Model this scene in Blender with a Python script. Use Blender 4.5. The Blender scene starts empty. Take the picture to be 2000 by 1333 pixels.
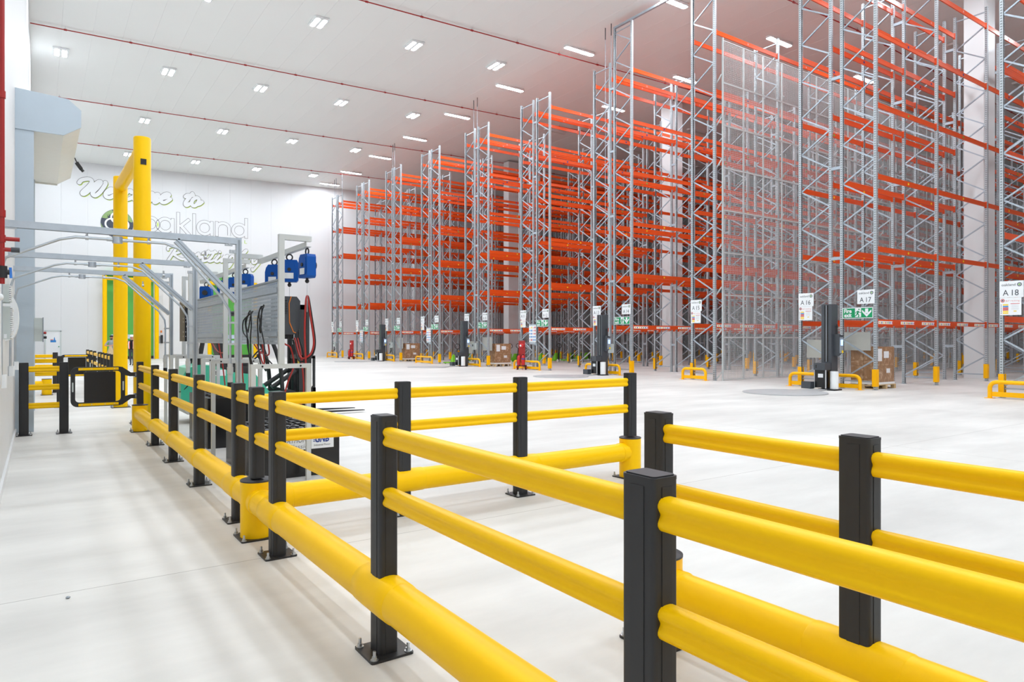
import bpy, bmesh, math, random
from mathutils import Vector, Matrix
random.seed(7)
R = math.radians
sc = bpy.context.scene
COL = sc.collection

# ------------------------------------------------------------------ camera, world, exposure
CAM_H = 1.6
YAW = 34.757
cd = bpy.data.cameras.new('camera')
cd.sensor_width = 36.0
cd.lens = 1333.0 * 36.0 / 2000.0
cd.shift_y = -0.00125
cd.clip_start = 0.05
cd.clip_end = 400
cam = bpy.data.objects.new('camera', cd)
COL.objects.link(cam)
cam.location = (0, 0, CAM_H)
cam.rotation_euler = (R(90), 0, R(-YAW))
sc.camera = cam
wd = bpy.data.worlds.new('world')
sc.world = wd
wd.use_nodes = True
wd.node_tree.nodes['Background'].inputs[0].default_value = (0.75, 0.82, 0.9, 1)
wd.node_tree.nodes['Background'].inputs[1].default_value = 0.5
sc.view_settings.view_transform = 'Standard'
sc.view_settings.look = 'None'
sc.view_settings.gamma = 1.0
sc.view_settings.use_curve_mapping = False
sc.view_settings.exposure = 1.54
LAMP_STRENGTH = 62.0
LAMP_COLOR = (0.93, 1.0, 1.07)
sc.cycles.max_bounces = 8
sc.cycles.diffuse_bounces = 5
sc.cycles.glossy_bounces = 4
sc.cycles.use_denoising = True
sc.cycles.caustics_reflective = False
sc.cycles.sample_clamp_indirect = 8.0

# ------------------------------------------------------------------ materials
MATS = {}
def srgb(r, g, b):
    f = lambda c: (c/255/12.92) if c/255 <= 0.04045 else ((c/255+0.055)/1.055)**2.4
    return (f(r), f(g), f(b), 1)
def mat(name, rgb, rough=0.5, metal=0.0, vary=0.05, scale=6.0, spec=0.5, bump=0.0):
    if name in MATS: return MATS[name]
    m = bpy.data.materials.new(name); m.use_nodes = True
    nt = m.node_tree; b = nt.nodes['Principled BSDF']
    c = srgb(*rgb)
    tc = nt.nodes.new('ShaderNodeTexCoord')
    n = nt.nodes.new('ShaderNodeTexNoise'); n.inputs['Scale'].default_value = scale
    n.inputs['Detail'].default_value = 3
    nt.links.new(tc.outputs['Object'], n.inputs['Vector'])
    mx = nt.nodes.new('ShaderNodeMix'); mx.data_type = 'RGBA'
    mx.inputs[6].default_value = tuple(x*(1-vary) for x in c[:3])+(1,)
    mx.inputs[7].default_value = tuple(min(1, x*(1+vary)) for x in c[:3])+(1,)
    nt.links.new(n.outputs['Fac'], mx.inputs[0])
    nt.links.new(mx.outputs[2], b.inputs['Base Color'])
    b.inputs['Roughness'].default_value = rough
    b.inputs['Metallic'].default_value = metal
    b.inputs['Specular IOR Level'].default_value = spec
    if bump:
        bp = nt.nodes.new('ShaderNodeBump'); bp.inputs['Strength'].default_value = bump
        nt.links.new(n.outputs['Fac'], bp.inputs['Height'])
        nt.links.new(bp.outputs['Normal'], b.inputs['Normal'])
    MATS[name] = m
    return m
def emis(name, rgb, s):
    m = bpy.data.materials.new(name); m.use_nodes = True
    nt = m.node_tree; b = nt.nodes['Principled BSDF']
    b.inputs['Base Color'].default_value = (0.8, 0.8, 0.8, 1)
    b.inputs['Emission Color'].default_value = tuple(rgb)+(1,)
    b.inputs['Emission Strength'].default_value = s
    MATS[name] = m
    return m
def M(n): return MATS[n]
def nodes(m): return m.node_tree.nodes, m.node_tree.links, m.node_tree.nodes['Principled BSDF']

mat('wall_white', (222, 223, 224), 0.42, vary=0.012, scale=0.6)
mat('ceiling_white', (237, 238, 236), 0.5, vary=0.015, scale=0.4)
mat('yellow_plastic', (255, 200, 0), 0.4, vary=0.015, scale=3, spec=0.18)
mat('yellow_paint', (252, 184, 0), 0.35, vary=0.03, scale=4, spec=0.25)
mat('black_plastic', (38, 38, 40), 0.5, vary=0.15, scale=9, bump=0.02)
mat('black_plate', (38, 38, 40), 0.45, vary=0.2, scale=20)
mat('black_gloss', (22, 22, 24), 0.25, vary=0.1)
mat('zinc', (190, 198, 206), 0.34, 0.75, vary=0.12, scale=14)
mat('bolt_zinc', (196, 200, 204), 0.3, 0.85, vary=0.05)
mat('galv', (172, 182, 192), 0.42, 0.5, vary=0.14, scale=10)
mat('galv_dark', (150, 158, 165), 0.45, 0.5, vary=0.14, scale=10)
mat('portal_grey', (200, 203, 202), 0.42, vary=0.03)
mat('beam_orange', (226, 80, 18), 0.3, vary=0.04, scale=2)
mat('red_paint', (164, 34, 32), 0.35, vary=0.05)
mat('ext_red', (196, 30, 34), 0.28, vary=0.05)
mat('blue_case', (0, 80, 166), 0.45, vary=0.05, spec=0.3)
mat('cable_black', (28, 28, 30), 0.5, vary=0.1)
mat('cable_red', (168, 40, 36), 0.5, vary=0.1)
mat('white_panel', (232, 234, 235), 0.4, vary=0.02)
mat('grey_box', (196, 204, 202), 0.45, vary=0.03)
mat('silver_grey', (186, 198, 208), 0.35, 0.25, vary=0.04, scale=3)
mat('housing_white', (226, 226, 220), 0.45, vary=0.03)
mat('dark_grey', (66, 70, 76), 0.42, vary=0.08)
mat('film_white', (238, 240, 240), 0.35, vary=0.02)
mat('green_curtain', (84, 170, 66), 0.5, vary=0.05, scale=2)
mat('window_pale', (190, 208, 226), 0.25, vary=0.04)
mat('jack_green', (120, 200, 40), 0.4, vary=0.05)
mat('teal', (66, 184, 150), 0.35, vary=0.05)
mat('beige_panel', (188, 188, 181), 0.45, vary=0.03)
mat('rubber', (30, 30, 31), 0.75, vary=0.15, scale=12)
mat('steel_plate', (184, 185, 186), 0.45, 0.3, vary=0.12, scale=5)
mat('carton', (168, 126, 90), 0.45, vary=0.08, scale=5, spec=0.6)
mat('timber', (206, 178, 134), 0.7, vary=0.12, scale=14)
mat('sign_white', (234, 236, 238), 0.45, vary=0.01)
mat('ink_dark', (58, 62, 72), 0.6, vary=0.02)
mat('ink_red', (200, 44, 44), 0.6, vary=0.02)
mat('ink_pink', (226, 150, 146), 0.6, vary=0.02)
mat('ink_yellow', (246, 208, 40), 0.6, vary=0.02)
mat('ink_blue', (40, 128, 200), 0.6, vary=0.02)
mat('ink_navy', (44, 66, 140), 0.6, vary=0.02)
mat('ink_green', (122, 176, 72), 0.6, vary=0.02)
mat('exit_green', (0, 150, 92), 0.5, vary=0.02)
mat('ink_lime', (190, 214, 96), 0.6, vary=0.02)
mat('ink_olive', (140, 168, 110), 0.6, vary=0.25, scale=2)
mat('ink_slate', (64, 70, 84), 0.6, vary=0.12, scale=2)
mat('wall_ink', (92, 88, 88), 0.6, vary=0.03)
mat('ink_grey', (150, 152, 156), 0.6, vary=0.02)
mat('ink_orange', (236, 130, 40), 0.6, vary=0.02)
mat('lens_blue', (60, 130, 220), 0.3, vary=0.02)
mat('skin', (206, 150, 122), 0.55, vary=0.05)
mat('shirt_grey', (150, 160, 162), 0.8, vary=0.08)
mat('trouser_grey', (70, 74, 82), 0.85, vary=0.08)
mat('cloth_black', (30, 30, 33), 0.85, vary=0.1)
mat('cloth_beige', (208, 184, 146), 0.85, vary=0.08)
mat('hivis', (255, 96, 40), 0.6, vary=0.03)
mat('reflective', (226, 230, 236), 0.3, vary=0.02)
mat('hair_dark', (40, 34, 32), 0.8, vary=0.1)
mat('wire_pale', (196, 202, 202), 0.5, 0.2, vary=0.04)
emis('lamp_lens', LAMP_COLOR, LAMP_STRENGTH)
emis('long_lens', LAMP_COLOR, LAMP_STRENGTH*0.82)
mat('lens_off', (214, 214, 208), 0.3, vary=0.03)
emis('screen_blue', (0.08, 0.35, 0.9), 1.2)

# concrete floor: pale power-floated slab, faint trowel clouds, saw-cut joints
m = mat('concrete', (232, 228, 220), 0.46, vary=0.0, spec=0.35)
N, L, B = nodes(m)
tc = N.new('ShaderNodeTexCoord')
mp = N.new('ShaderNodeMapping'); mp.inputs['Scale'].default_value = (0.35, 1.1, 1)
L.new(tc.outputs['Object'], mp.inputs['Vector'])
n1 = N.new('ShaderNodeTexNoise'); n1.inputs['Scale'].default_value = 1.1; n1.inputs['Detail'].default_value = 8; n1.inputs['Roughness'].default_value = 0.62
L.new(mp.outputs[0], n1.inputs['Vector'])
n2 = N.new('ShaderNodeTexNoise'); n2.inputs['Scale'].default_value = 0.23; n2.inputs['Detail'].default_value = 4
L.new(tc.outputs['Object'], n2.inputs['Vector'])
ad = N.new('ShaderNodeMath'); ad.operation = 'ADD'
L.new(n1.outputs['Fac'], ad.inputs[0]); L.new(n2.outputs['Fac'], ad.inputs[1])
cr = N.new('ShaderNodeValToRGB')
cr.color_ramp.elements[0].position = 0.38; cr.color_ramp.elements[0].color = srgb(196, 194, 190)
cr.color_ramp.elements[1].position = 0.60; cr.color_ramp.elements[1].color = srgb(222, 220, 216)
hf = N.new('ShaderNodeMath'); hf.operation = 'MULTIPLY'; hf.inputs[1].default_value = 0.5
L.new(ad.outputs[0], hf.inputs[0]); L.new(hf.outputs[0], cr.inputs[0])
# saw-cut joints every 6 m (run offset so that one crosses at y = 5.15)
sp = N.new('ShaderNodeSeparateXYZ'); L.new(tc.outputs['Object'], sp.inputs[0])
def joint(axis, off, period, w):
    a = N.new('ShaderNodeMath'); a.operation = 'ADD'; a.inputs[1].default_value = off; L.new(sp.outputs[axis], a.inputs[0])
    w_ = N.new('ShaderNodeMath'); w_.operation = 'PINGPONG'; w_.inputs[1].default_value = period/2; L.new(a.outputs[0], w_.inputs[0])
    c = N.new('ShaderNodeMath'); c.operation = 'LESS_THAN'; c.inputs[1].default_value = w; L.new(w_.outputs[0], c.inputs[0])
    return c
j1 = joint(1, -5.15, 6.0, 0.0035); j2 = joint(0, -4.6, 6.0, 0.0035)
jm = N.new('ShaderNodeMath'); jm.operation = 'MAXIMUM'; L.new(j1.outputs[0], jm.inputs[0]); L.new(j2.outputs[0], jm.inputs[1])
mx = N.new('ShaderNodeMix'); mx.data_type = 'RGBA'
L.new(jm.outputs[0], mx.inputs[0]); L.new(cr.outputs[0], mx.inputs[6]); mx.inputs[7].default_value = srgb(150, 146, 140)
L.new(mx.outputs[2], B.inputs['Base Color'])

# rack upright: pre-galvanised steel with two rows of punched slots
m = mat('upright_steel', (176, 182, 186), 0.45, 0.4, vary=0.0)
N, L, B = nodes(m)
tc = N.new('ShaderNodeTexCoord'); sp = N.new('ShaderNodeSeparateXYZ'); L.new(tc.outputs['Object'], sp.inputs[0])
def mth(op, a, b=None):
    n = N.new('ShaderNodeMath'); n.operation = op
    for i, v in enumerate((a, b)):
        if v is None: continue
        if isinstance(v, (int, float)): n.inputs[i].default_value = v
        else: L.new(v, n.inputs[i])
    return n.outputs[0]
fz = mth('FRACT', mth('MULTIPLY', sp.outputs[2], 1/0.075))
hz = mth('LESS_THAN', fz, 0.42)
hx = mth('LESS_THAN', mth('ABSOLUTE', mth('SUBTRACT', mth('ABSOLUTE', sp.outputs[0]), 0.030)), 0.009)
hy = mth('LESS_THAN', mth('ABSOLUTE', mth('SUBTRACT', mth('ABSOLUTE', sp.outputs[1]), 0.012)), 0.008)
geo = N.new('ShaderNodeNewGeometry')
sn = N.new('ShaderNodeSeparateXYZ'); L.new(geo.outputs['True Normal'], sn.inputs[0])
isx = mth('GREATER_THAN', mth('ABSOLUTE', sn.outputs[0]), 0.7)
hole = mth('MULTIPLY', hz, mth('ADD', mth('MULTIPLY', isx, hy), mth('MULTIPLY', mth('SUBTRACT', 1.0, isx), hx)))
nz = N.new('ShaderNodeTexNoise'); nz.inputs['Scale'].default_value = 5; L.new(tc.outputs['Object'], nz.inputs['Vector'])
m1 = N.new('ShaderNodeMix'); m1.data_type = 'RGBA'; L.new(nz.outputs['Fac'], m1.inputs[0])
m1.inputs[6].default_value = srgb(168, 175, 180); m1.inputs[7].default_value = srgb(192, 198, 202)
m2 = N.new('ShaderNodeMix'); m2.data_type = 'RGBA'; L.new(hole, m2.inputs[0]); L.new(m1.outputs[2], m2.inputs[6])
m2.inputs[7].default_value = srgb(60, 62, 64)
L.new(m2.outputs[2], B.inputs['Base Color'])

# label strip print: a row of small coloured squares with white gaps
m = mat('label_print', (250, 250, 250), 0.5, vary=0.0)
N, L, B = nodes(m)
tc = N.new('ShaderNodeTexCoord'); sp = N.new('ShaderNodeSeparateXYZ'); L.new(tc.outputs['Generated'], sp.inputs[0])
cr = N.new('ShaderNodeValToRGB'); cr.color_ramp.interpolation = 'CONSTANT'
cols = [(250,250,250),(240,196,60),(250,250,250),(120,130,150),(250,250,250),(245,214,70),(250,250,250),(226,120,50),
        (250,250,250),(120,160,70),(250,250,250),(40,70,170),(250,250,250),(200,120,170)]
e = cr.color_ramp.elements
for i, c in enumerate(cols):
    p = i/len(cols)
    if i < 2: el = e[i]; el.position = p
    else: el = e.new(p)
    el.color = srgb(*c)
L.new(sp.outputs[0], cr.inputs[0])
zb = N.new('ShaderNodeMath'); zb.operation = 'COMPARE'; zb.inputs[1].default_value = 0.45; zb.inputs[2].default_value = 0.3; L.new(sp.outputs[2], zb.inputs[0])
mx = N.new('ShaderNodeMix'); mx.data_type = 'RGBA'; L.new(zb.outputs[0], mx.inputs[0]); mx.inputs[6].default_value = srgb(250,250,250); L.new(cr.outputs[0], mx.inputs[7])
L.new(mx.outputs[2], B.inputs['Base Color'])

# stretch-wrapped cartons: paper brown with tape lines and crumpled film gloss
m = mat('carton_wrapped', (176, 134, 98), 0.32, vary=0.0, spec=0.7)
N, L, B = nodes(m)
tc = N.new('ShaderNodeTexCoord')
n1 = N.new('ShaderNodeTexNoise'); n1.inputs['Scale'].default_value = 3.5; n1.inputs['Detail'].default_value = 6; n1.inputs['Distortion'].default_value = 2.2
L.new(tc.outputs['Object'], n1.inputs['Vector'])
cr = N.new('ShaderNodeValToRGB')
for i, (p, c) in enumerate([(0.3, (140,102,70)), (0.52, (166,126,90)), (0.7, (204,176,150))]):
    el = cr.color_ramp.elements[i] if i < 2 else cr.color_ramp.elements.new(p)
    el.position = p; el.color = srgb(*c)
L.new(n1.outputs['Fac'], cr.inputs[0]); L.new(cr.outputs[0], B.inputs['Base Color'])
bp = N.new('ShaderNodeBump'); bp.inputs['Strength'].default_value = 0.25; bp.inputs['Distance'].default_value = 0.03
L.new(n1.outputs['Fac'], bp.inputs['Height']); L.new(bp.outputs[0], B.inputs['Normal'])

# ------------------------------------------------------------------ mesh builder
class MB:
    def __init__(s): s.v = []; s.f = []; s.m = []; s.sm = []
    def add(s, vs, fs, m=0, smooth=False):
        o = len(s.v); s.v += [tuple(v) for v in vs]
        for f in fs: s.f.append(tuple(i+o for i in f)); s.m.append(m); s.sm.append(smooth)
        return s
    def box(s, x0, x1, y0, y1, z0, z1, m=0):
        if x0 > x1: x0, x1 = x1, x0
        if y0 > y1: y0, y1 = y1, y0
        if z0 > z1: z0, z1 = z1, z0
        vs = [(x, y, z) for z in (z0, z1) for y in (y0, y1) for x in (x0, x1)]
        return s.add(vs, [(0,2,3,1),(4,5,7,6),(0,1,5,4),(2,6,7,3),(0,4,6,2),(1,3,7,5)], m)
    def prism(s, poly, axis, a0, a1, m=0, smooth=False, caps=True):
        n = len(poly)
        P = {'x': lambda p, a: (a, p[0], p[1]), 'y': lambda p, a: (p[0], a, p[1]), 'z': lambda p, a: (p[0], p[1], a)}[axis]
        vs = [P(p, a0) for p in poly] + [P(p, a1) for p in poly]
        fs = [(i, (i+1) % n, n+(i+1) % n, n+i) for i in range(n)]
        o = len(s.f); s.add(vs, fs, m, smooth)
        if caps: 
            base = len(s.v)-2*n
            s.f.append(tuple(base+i for i in range(n))[::-1]); s.f.append(tuple(base+n+i for i in range(n)))
            s.m += [m, m]; s.sm += [False, False]
        return s
    def ring(s, outer, inner, axis, a0, a1, m=0):
        n = len(outer)
        P = {'x': lambda p, a: (a, p[0], p[1]), 'y': lambda p, a: (p[0], a, p[1]), 'z': lambda p, a: (p[0], p[1], a)}[axis]
        vs = [P(p, a0) for p in outer]+[P(p, a0) for p in inner]+[P(p, a1) for p in outer]+[P(p, a1) for p in inner]
        fs = []
        for i in range(n):
            j = (i+1) % n
            fs += [(i, j, n+j, n+i), (2*n+i, 3*n+i, 3*n+j, 2*n+j), (i, 2*n+i, 2*n+j, j), (n+i, n+j, 3*n+j, 3*n+i)]
        return s.add(vs, fs, m)
    def tube(s, pts, r, n=10, m=0, caps=True, closed=False):
        pts = [Vector(p) for p in pts]; k = len(pts)
        rs = r if isinstance(r, (list, tuple)) else [r]*k
        d0 = (pts[1]-pts[0]).normalized()
        up = Vector((0, 0, 1)) if abs(d0.z) < 0.9 else Vector((1, 0, 0))
        u = d0.cross(up).normalized(); vs = []
        for i, p in enumerate(pts):
            if closed: d = (pts[(i+1) % k]-pts[i-1]).normalized()
            elif i == 0: d = (pts[1]-pts[0]).normalized()
            elif i == k-1: d = (pts[-1]-pts[-2]).normalized()
            else: d = ((pts[i+1]-p).normalized()+(p-pts[i-1]).normalized()).normalized()
            u = (u-d*u.dot(d)).normalized(); w = d.cross(u)
            for j in range(n):
                a = 2*math.pi*j/n
                vs.append(p+(u*math.cos(a)+w*math.sin(a))*rs[i])
        fs = []
        for i in range(k if closed else k-1):
            i2 = (i+1) % k
            for j in range(n):
                j2 = (j+1) % n
                fs.append((i*n+j, i*n+j2, i2*n+j2, i2*n+j))
        s.add(vs, fs, m, True)
        if caps and not closed:
            b = len(s.v)-k*n
            s.f.append(tuple(b+j for j in range(n))[::-1]); s.f.append(tuple(b+(k-1)*n+j for j in range(n)))
            s.m += [m, m]; s.sm += [False, False]
        return s
    def cyl(s, p0, p1, r, n=16, m=0): return s.tube([p0, p1], r, n, m)
    def ball(s, c, r, m=0, nu=12, nv=8, sz=1.0):
        vs = [(c[0], c[1], c[2]-r*sz)]
        for i in range(1, nv):
            a = -math.pi/2+math.pi*i/nv
            for j in range(nu):
                b = 2*math.pi*j/nu
                vs.append((c[0]+r*math.cos(a)*math.cos(b), c[1]+r*math.cos(a)*math.sin(b), c[2]+r*sz*math.sin(a)))
        vs.append((c[0], c[1], c[2]+r*sz)); t = len(vs)-1; fs = []
        for j in range(nu):
            j2 = (j+1) % nu
            fs.append((0, 1+j2, 1+j)); fs.append((t, t-nu+j, t-nu+j2))
            for i in range(nv-2): fs.append((1+i*nu+j, 1+i*nu+j2, 1+(i+1)*nu+j2, 1+(i+1)*nu+j))
        return s.add(vs, fs, m, True)
    def bar(s, p0, p1, w, h, m=0):
        p0, p1 = Vector(p0), Vector(p1); d = (p1-p0).normalized()
        up = Vector((0, 0, 1)) if abs(d.z) < 0.95 else Vector((1, 0, 0))
        u = d.cross(up).normalized()*w/2; v = u.cross(d).normalized()*h/2
        vs = [p+a*u+b*v for p in (p0, p1) for a, b in ((-1,-1),(1,-1),(1,1),(-1,1))]
        return s.add(vs, [(0,1,2,3),(7,6,5,4),(0,4,5,1),(1,5,6,2),(2,6,7,3),(3,7,4,0)], m)
    def mesh(s, name, mats, sharp=35):
        me = bpy.data.meshes.new(name)
        me.from_pydata(s.v, [], s.f)
        for k in mats: me.materials.append(M(k))
        me.polygons.foreach_set('material_index', s.m)
        me.polygons.foreach_set('use_smooth', s.sm)
        bm = bmesh.new(); bm.from_mesh(me); bmesh.ops.recalc_face_normals(bm, faces=bm.faces); bm.to_mesh(me); bm.free()
        if any(s.sm): me.set_sharp_from_angle(angle=R(sharp))
        me.update()
        return me
def rr(w, h, r, n=3, cx=0, cy=0):
    pts = []
    for qx, qy, a0 in ((1,1,0),(-1,1,90),(-1,-1,180),(1,-1,270)):
        for i in range(n+1):
            a = R(a0+90*i/n)
            pts.append((cx+qx*(w/2-r)+r*math.cos(a), cy+qy*(h/2-r)+r*math.sin(a)))
    return pts
ORG = {}
def wloc(o): return ORG.get(o.name, Vector((0, 0, 0))) if o else Vector((0, 0, 0))
def thing(name, label, cat, loc=(0, 0, 0), group=None):
    o = bpy.data.objects.new(name, None); COL.objects.link(o)
    o.location = loc; o.empty_display_size = 0.1
    o['label'] = label; o['category'] = cat
    if group: o['group'] = group
    ORG[o.name] = Vector(loc)
    return o
def node(name, loc, parent):
    """an empty that gathers sub-parts under a thing"""
    o = bpy.data.objects.new(name, None); COL.objects.link(o); o.parent = parent
    o.location = Vector(loc)-wloc(parent); ORG[o.name] = Vector(loc); o.empty_display_size = 0.1
    return o
def obj(name, mb, mats, parent=None, origin=None, label=None, sharp=35):
    """world-space builder -> one mesh object whose origin sits at its own base"""
    if isinstance(mats, str): mats = [mats]
    if origin is None:
        xs = [v[0] for v in mb.v]; ys = [v[1] for v in mb.v]; zs = [v[2] for v in mb.v]
        origin = ((min(xs)+max(xs))/2, (min(ys)+max(ys))/2, min(zs))
    og = Vector(origin)
    mb.v = [(v[0]-og.x, v[1]-og.y, v[2]-og.z) for v in mb.v]
    me = mb.mesh(name, mats, sharp)
    o = bpy.data.objects.new(name, me); COL.objects.link(o)
    if parent: o.parent = parent
    o.location = og-wloc(parent); ORG[o.name] = og
    if label: o['label'] = label
    return o
def put(name, me, loc, parent, rotz=0, label=None):
    """another object on shared mesh data, at a world position"""
    o = bpy.data.objects.new(name, me); COL.objects.link(o)
    if parent: o.parent = parent
    o.location = Vector(loc)-wloc(parent); ORG[o.name] = Vector(loc)
    if rotz: o.rotation_euler = (0, 0, rotz)
    if label: o['label'] = label
    return o
def tag(o, label, cat, group=None):
    o['label'] = label; o['category'] = cat
    if group: o['group'] = group
    return o
def struct(o): o['kind'] = 'structure'; return o
def copy_tree(src, loc, rotz=0, label=None, group=None):
    r = src.copy(); COL.objects.link(r); r.location = loc; r.rotation_euler = (0, 0, rotz)
    ORG[r.name] = Vector(loc)
    if label: r['label'] = label
    if group: r['group'] = group
    def rec(a, b):
        for ch in list(a.children):
            c = ch.copy(); COL.objects.link(c); c.parent = b; rec(ch, c)
    rec(src, r)
    return r
def catmull(pts, k=6):
    if len(pts) < 3: return [Vector(p) for p in pts]
    P = [Vector(p) for p in pts]; P = [P[0]*2-P[1]]+P+[P[-1]*2-P[-2]]; out = []
    for i in range(1, len(P)-2):
        a, b, c, d = P[i-1], P[i], P[i+1], P[i+2]
        for j in range(k):
            t = j/k
            out.append(0.5*((2*b)+(c-a)*t+(2*a-5*b+4*c-d)*t*t+(3*b-a-3*c+d)*t**3))
    out.append(P[-2]); return out
FONT_CACHE = {}
def text_polys(s, size, spacing=1.0, bold=0.0):
    """flat lettering as (verts2d, faces), left/baseline at the origin"""
    key = (s, size, spacing, bold)
    if key in FONT_CACHE: return FONT_CACHE[key]
    cu = bpy.data.curves.new('lettering', 'FONT'); cu.body = s; cu.size = size; cu.space_character = spacing; cu.offset = bold
    cu.resolution_u = 3
    ob = bpy.data.objects.new('lettering', cu); COL.objects.link(ob)
    bpy.context.view_layer.update()
    me = bpy.data.meshes.new_from_object(ob)
    vs = [(v.co.x, v.co.y) for v in me.vertices]; fs = [tuple(p.vertices) for p in me.polygons]
    bpy.data.objects.remove(ob); bpy.data.curves.remove(cu); bpy.data.meshes.remove(me)
    if vs:
        x0 = min(v[0] for v in vs); vs = [(v[0]-x0, v[1]) for v in vs]
    FONT_CACHE[key] = (vs, fs)
    return vs, fs
def add_text(mb, s, size, place, m=0, width=None, spacing=1.0, bold=0.0, center=None):
    """place(x, y) maps lettering plane to world"""
    vs, fs = text_polys(s, size, spacing, bold)
    if not vs: return 0
    w = max(v[0] for v in vs); kx = 1.0
    if width: kx = width/w
    off = -w*kx/2 if center else 0
    mb.add([place(v[0]*kx+off, v[1]) for v in vs], fs, m)
    return w*kx
# ------------------------------------------------------------------ the shell
XL, YB, XR, YF = -0.33, 64.5, 74.0, -24.0
def ceil_z(x): return 15.75+0.025*x if x <= 32 else 16.55-0.025*(x-32)
fl = MB().box(XL-0.3, XR+0.3, YF-0.3, YB+0.3, -0.3, 0)
struct(obj('floor', fl, 'concrete', origin=(0, 0, 0)))

def panel_wall(name, fixed, a0, a1, w, h, axis, sgn):
    """insulated wall: backing plus vertical panels with chamfered joints; sgn = side of the room"""
    b = MB()
    if axis == 'y': b.box(fixed-sgn*0.10, fixed-sgn*0.3, a0-0.3, a1+0.3, 0, 17.2)
    else: b.box(a0-0.3, a1+0.3, fixed-sgn*0.10, fixed-sgn*0.3, 0, 17.2)
    root = struct(obj(name, b, 'wall_white'))
    c = 0.008
    prof = [(-w/2+0.001, -0.1), (-w/2+0.001, -c), (-w/2+c, 0), (w/2-c, 0), (w/2-0.001, -c), (w/2-0.001, -0.1)]
    if axis == 'y': prof = [(sgn*p[1], p[0]) for p in prof]
    else: prof = [(p[0], sgn*p[1]) for p in prof]
    me = MB().prism(prof, 'z', 0, h).mesh('wall_panel', ['wall_white'])
    n = int(math.ceil((a1-a0)/w))
    for i in range(n):
        a = a0+w*(i+0.5)
        put('wall_panel', me, (fixed, a, 0) if axis == 'y' else (a, fixed, 0), root)
    return root
panel_wall('wall_left', XL, YB-1.2*74, YB, 1.2, 15.8, 'y', 1)
panel_wall('wall_back', YB, XL, 47.0, 1.8, 16.6, 'x', -1)
b = MB().box(47.2, XR+0.3, YB, YB+0.3, 0, 17.2)
struct(obj('wall_back_far', b, 'wall_white'))
struct(obj('wall_right', MB().box(XR, XR+0.3, YF, YB, 0, 17.2), 'wall_white'))
struct(obj('wall_front', MB().box(XL, XR, YF-0.3, YF, 0, 17.2), 'wall_white'))
b = MB()
b.prism([(XL-0.3, ceil_z(XL)+0.1), (32, ceil_z(32)+0.1), (XR+0.3, ceil_z(XR)+0.1), (XR+0.3, ceil_z(XR)+0.4), (32, ceil_z(32)+0.4), (XL-0.3, ceil_z(XL)+0.4)], 'y', YF-0.3, YB+0.3)
ce = struct(obj('ceiling', b, 'ceiling_white'))
w = 1.2; c = 0.004
me = MB().prism([(-w/2+0.001, 0.1), (-w/2+0.001, c), (-w/2+c, 0), (w/2-c, 0), (w/2-0.001, c), (w/2-0.001, 0.1)], 'y', YF-0.2, YB+0.2).mesh('ceiling_panel', ['ceiling_white'])
i = 0
while XL+w*(i+0.5) < XR:
    x = XL+w*(i+0.5); i += 1
    o = put('ceiling_panel', me, (x, 0, ceil_z(x)), ce)
    o.rotation_euler = (0, -math.atan(0.025) if x <= 32 else math.atan(0.025), 0)
# roof columns, square and white, standing in the flues of the racking
for k, (x0, y0, y1) in enumerate(((32.0, 12.02, 12.76), (32.0, 29.0, 29.75), (32.0, 46.6, 47.35), (32.0, 63.7, 64.38))):
    b = MB().box(x0, x0+1.1, y0, y1, 0, 16.4)
    struct(obj('column', b, 'wall_white'))
# skirting kerb along the left wall
struct(obj('baseboard_left', MB().box(XL, XL+0.025, YF, 14.3, 0, 0.09), 'wall_white'))

# ------------------------------------------------------------------ ceiling lamps
def lens(poly, z0, z1):
    """diffuser that shines from its underside only; its rim is plain white"""
    b = MB().prism(poly, 'z', z0, z1, 1, caps=False)
    return b.add([(p[0], p[1], z0) for p in poly], [tuple(range(len(poly)))], 0)
def twin_lamp(label, loc, grp):
    t = thing('ceiling_lamp', label, 'ceiling lamp', loc, grp)
    x, y, z = loc
    obj('housing', MB().box(x-0.33, x+0.33, y-0.52, y+0.52, z-0.07, z), 'white_panel', t)
    for s in (-1, 1):
        obj('lens', lens(rr(0.2, 0.94, 0.08, 4, x+s*0.16, y), z-0.1, z-0.07), ['lamp_lens', 'white_panel'], t)
    return t
def long_lamp(label, loc, grp, lit=True):
    t = thing('ceiling_lamp', label, 'ceiling lamp', loc, grp)
    x, y, z = loc
    obj('housing', MB().prism(rr(1.9, 0.34, 0.1, 3, x, y), 'z', z-0.06, z), 'white_panel', t)
    obj('lens', lens(rr(1.82, 0.28, 0.09, 4, x, y), z-0.1, z-0.06), ['long_lens' if lit else 'lens_off', 'white_panel'], t)
    h = MB()
    for s in (-0.35, 0.35): h.cyl((x+s, y+0.17, z-0.03), (x+s, y+0.17, z+0.02), 0.015, 6)
    obj('clip', h, 'bolt_zinc', t)
    return t
ORD = ['first', 'second', 'third', 'fourth', 'fifth', 'sixth', 'seventh', 'eighth', 'ninth', 'tenth', 'eleventh', 'twelfth']
p = None
rows = [0.9, 5.65, 10.4, 15.15, 20.0]
ys = [59.7, 49.9, 40.1, 30.3, 20.5, 10.7, 0.9, -8.9, -18.7]  # last row is unseen, added behind the camera to brighten the near floor
for i, x in enumerate(rows):
    for j, y in enumerate(ys):
        lab = 'short twin ceiling lamp, %s row from the roller-door wall, %s from the back wall' % (ORD[i], ORD[j])
        loc = (x, y, ceil_z(x)-0.01)
        if p is None: p = twin_lamp(lab, loc, 'twin lamps over the open floor')
        else: copy_tree(p, loc, 0, lab)
p = None
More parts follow.
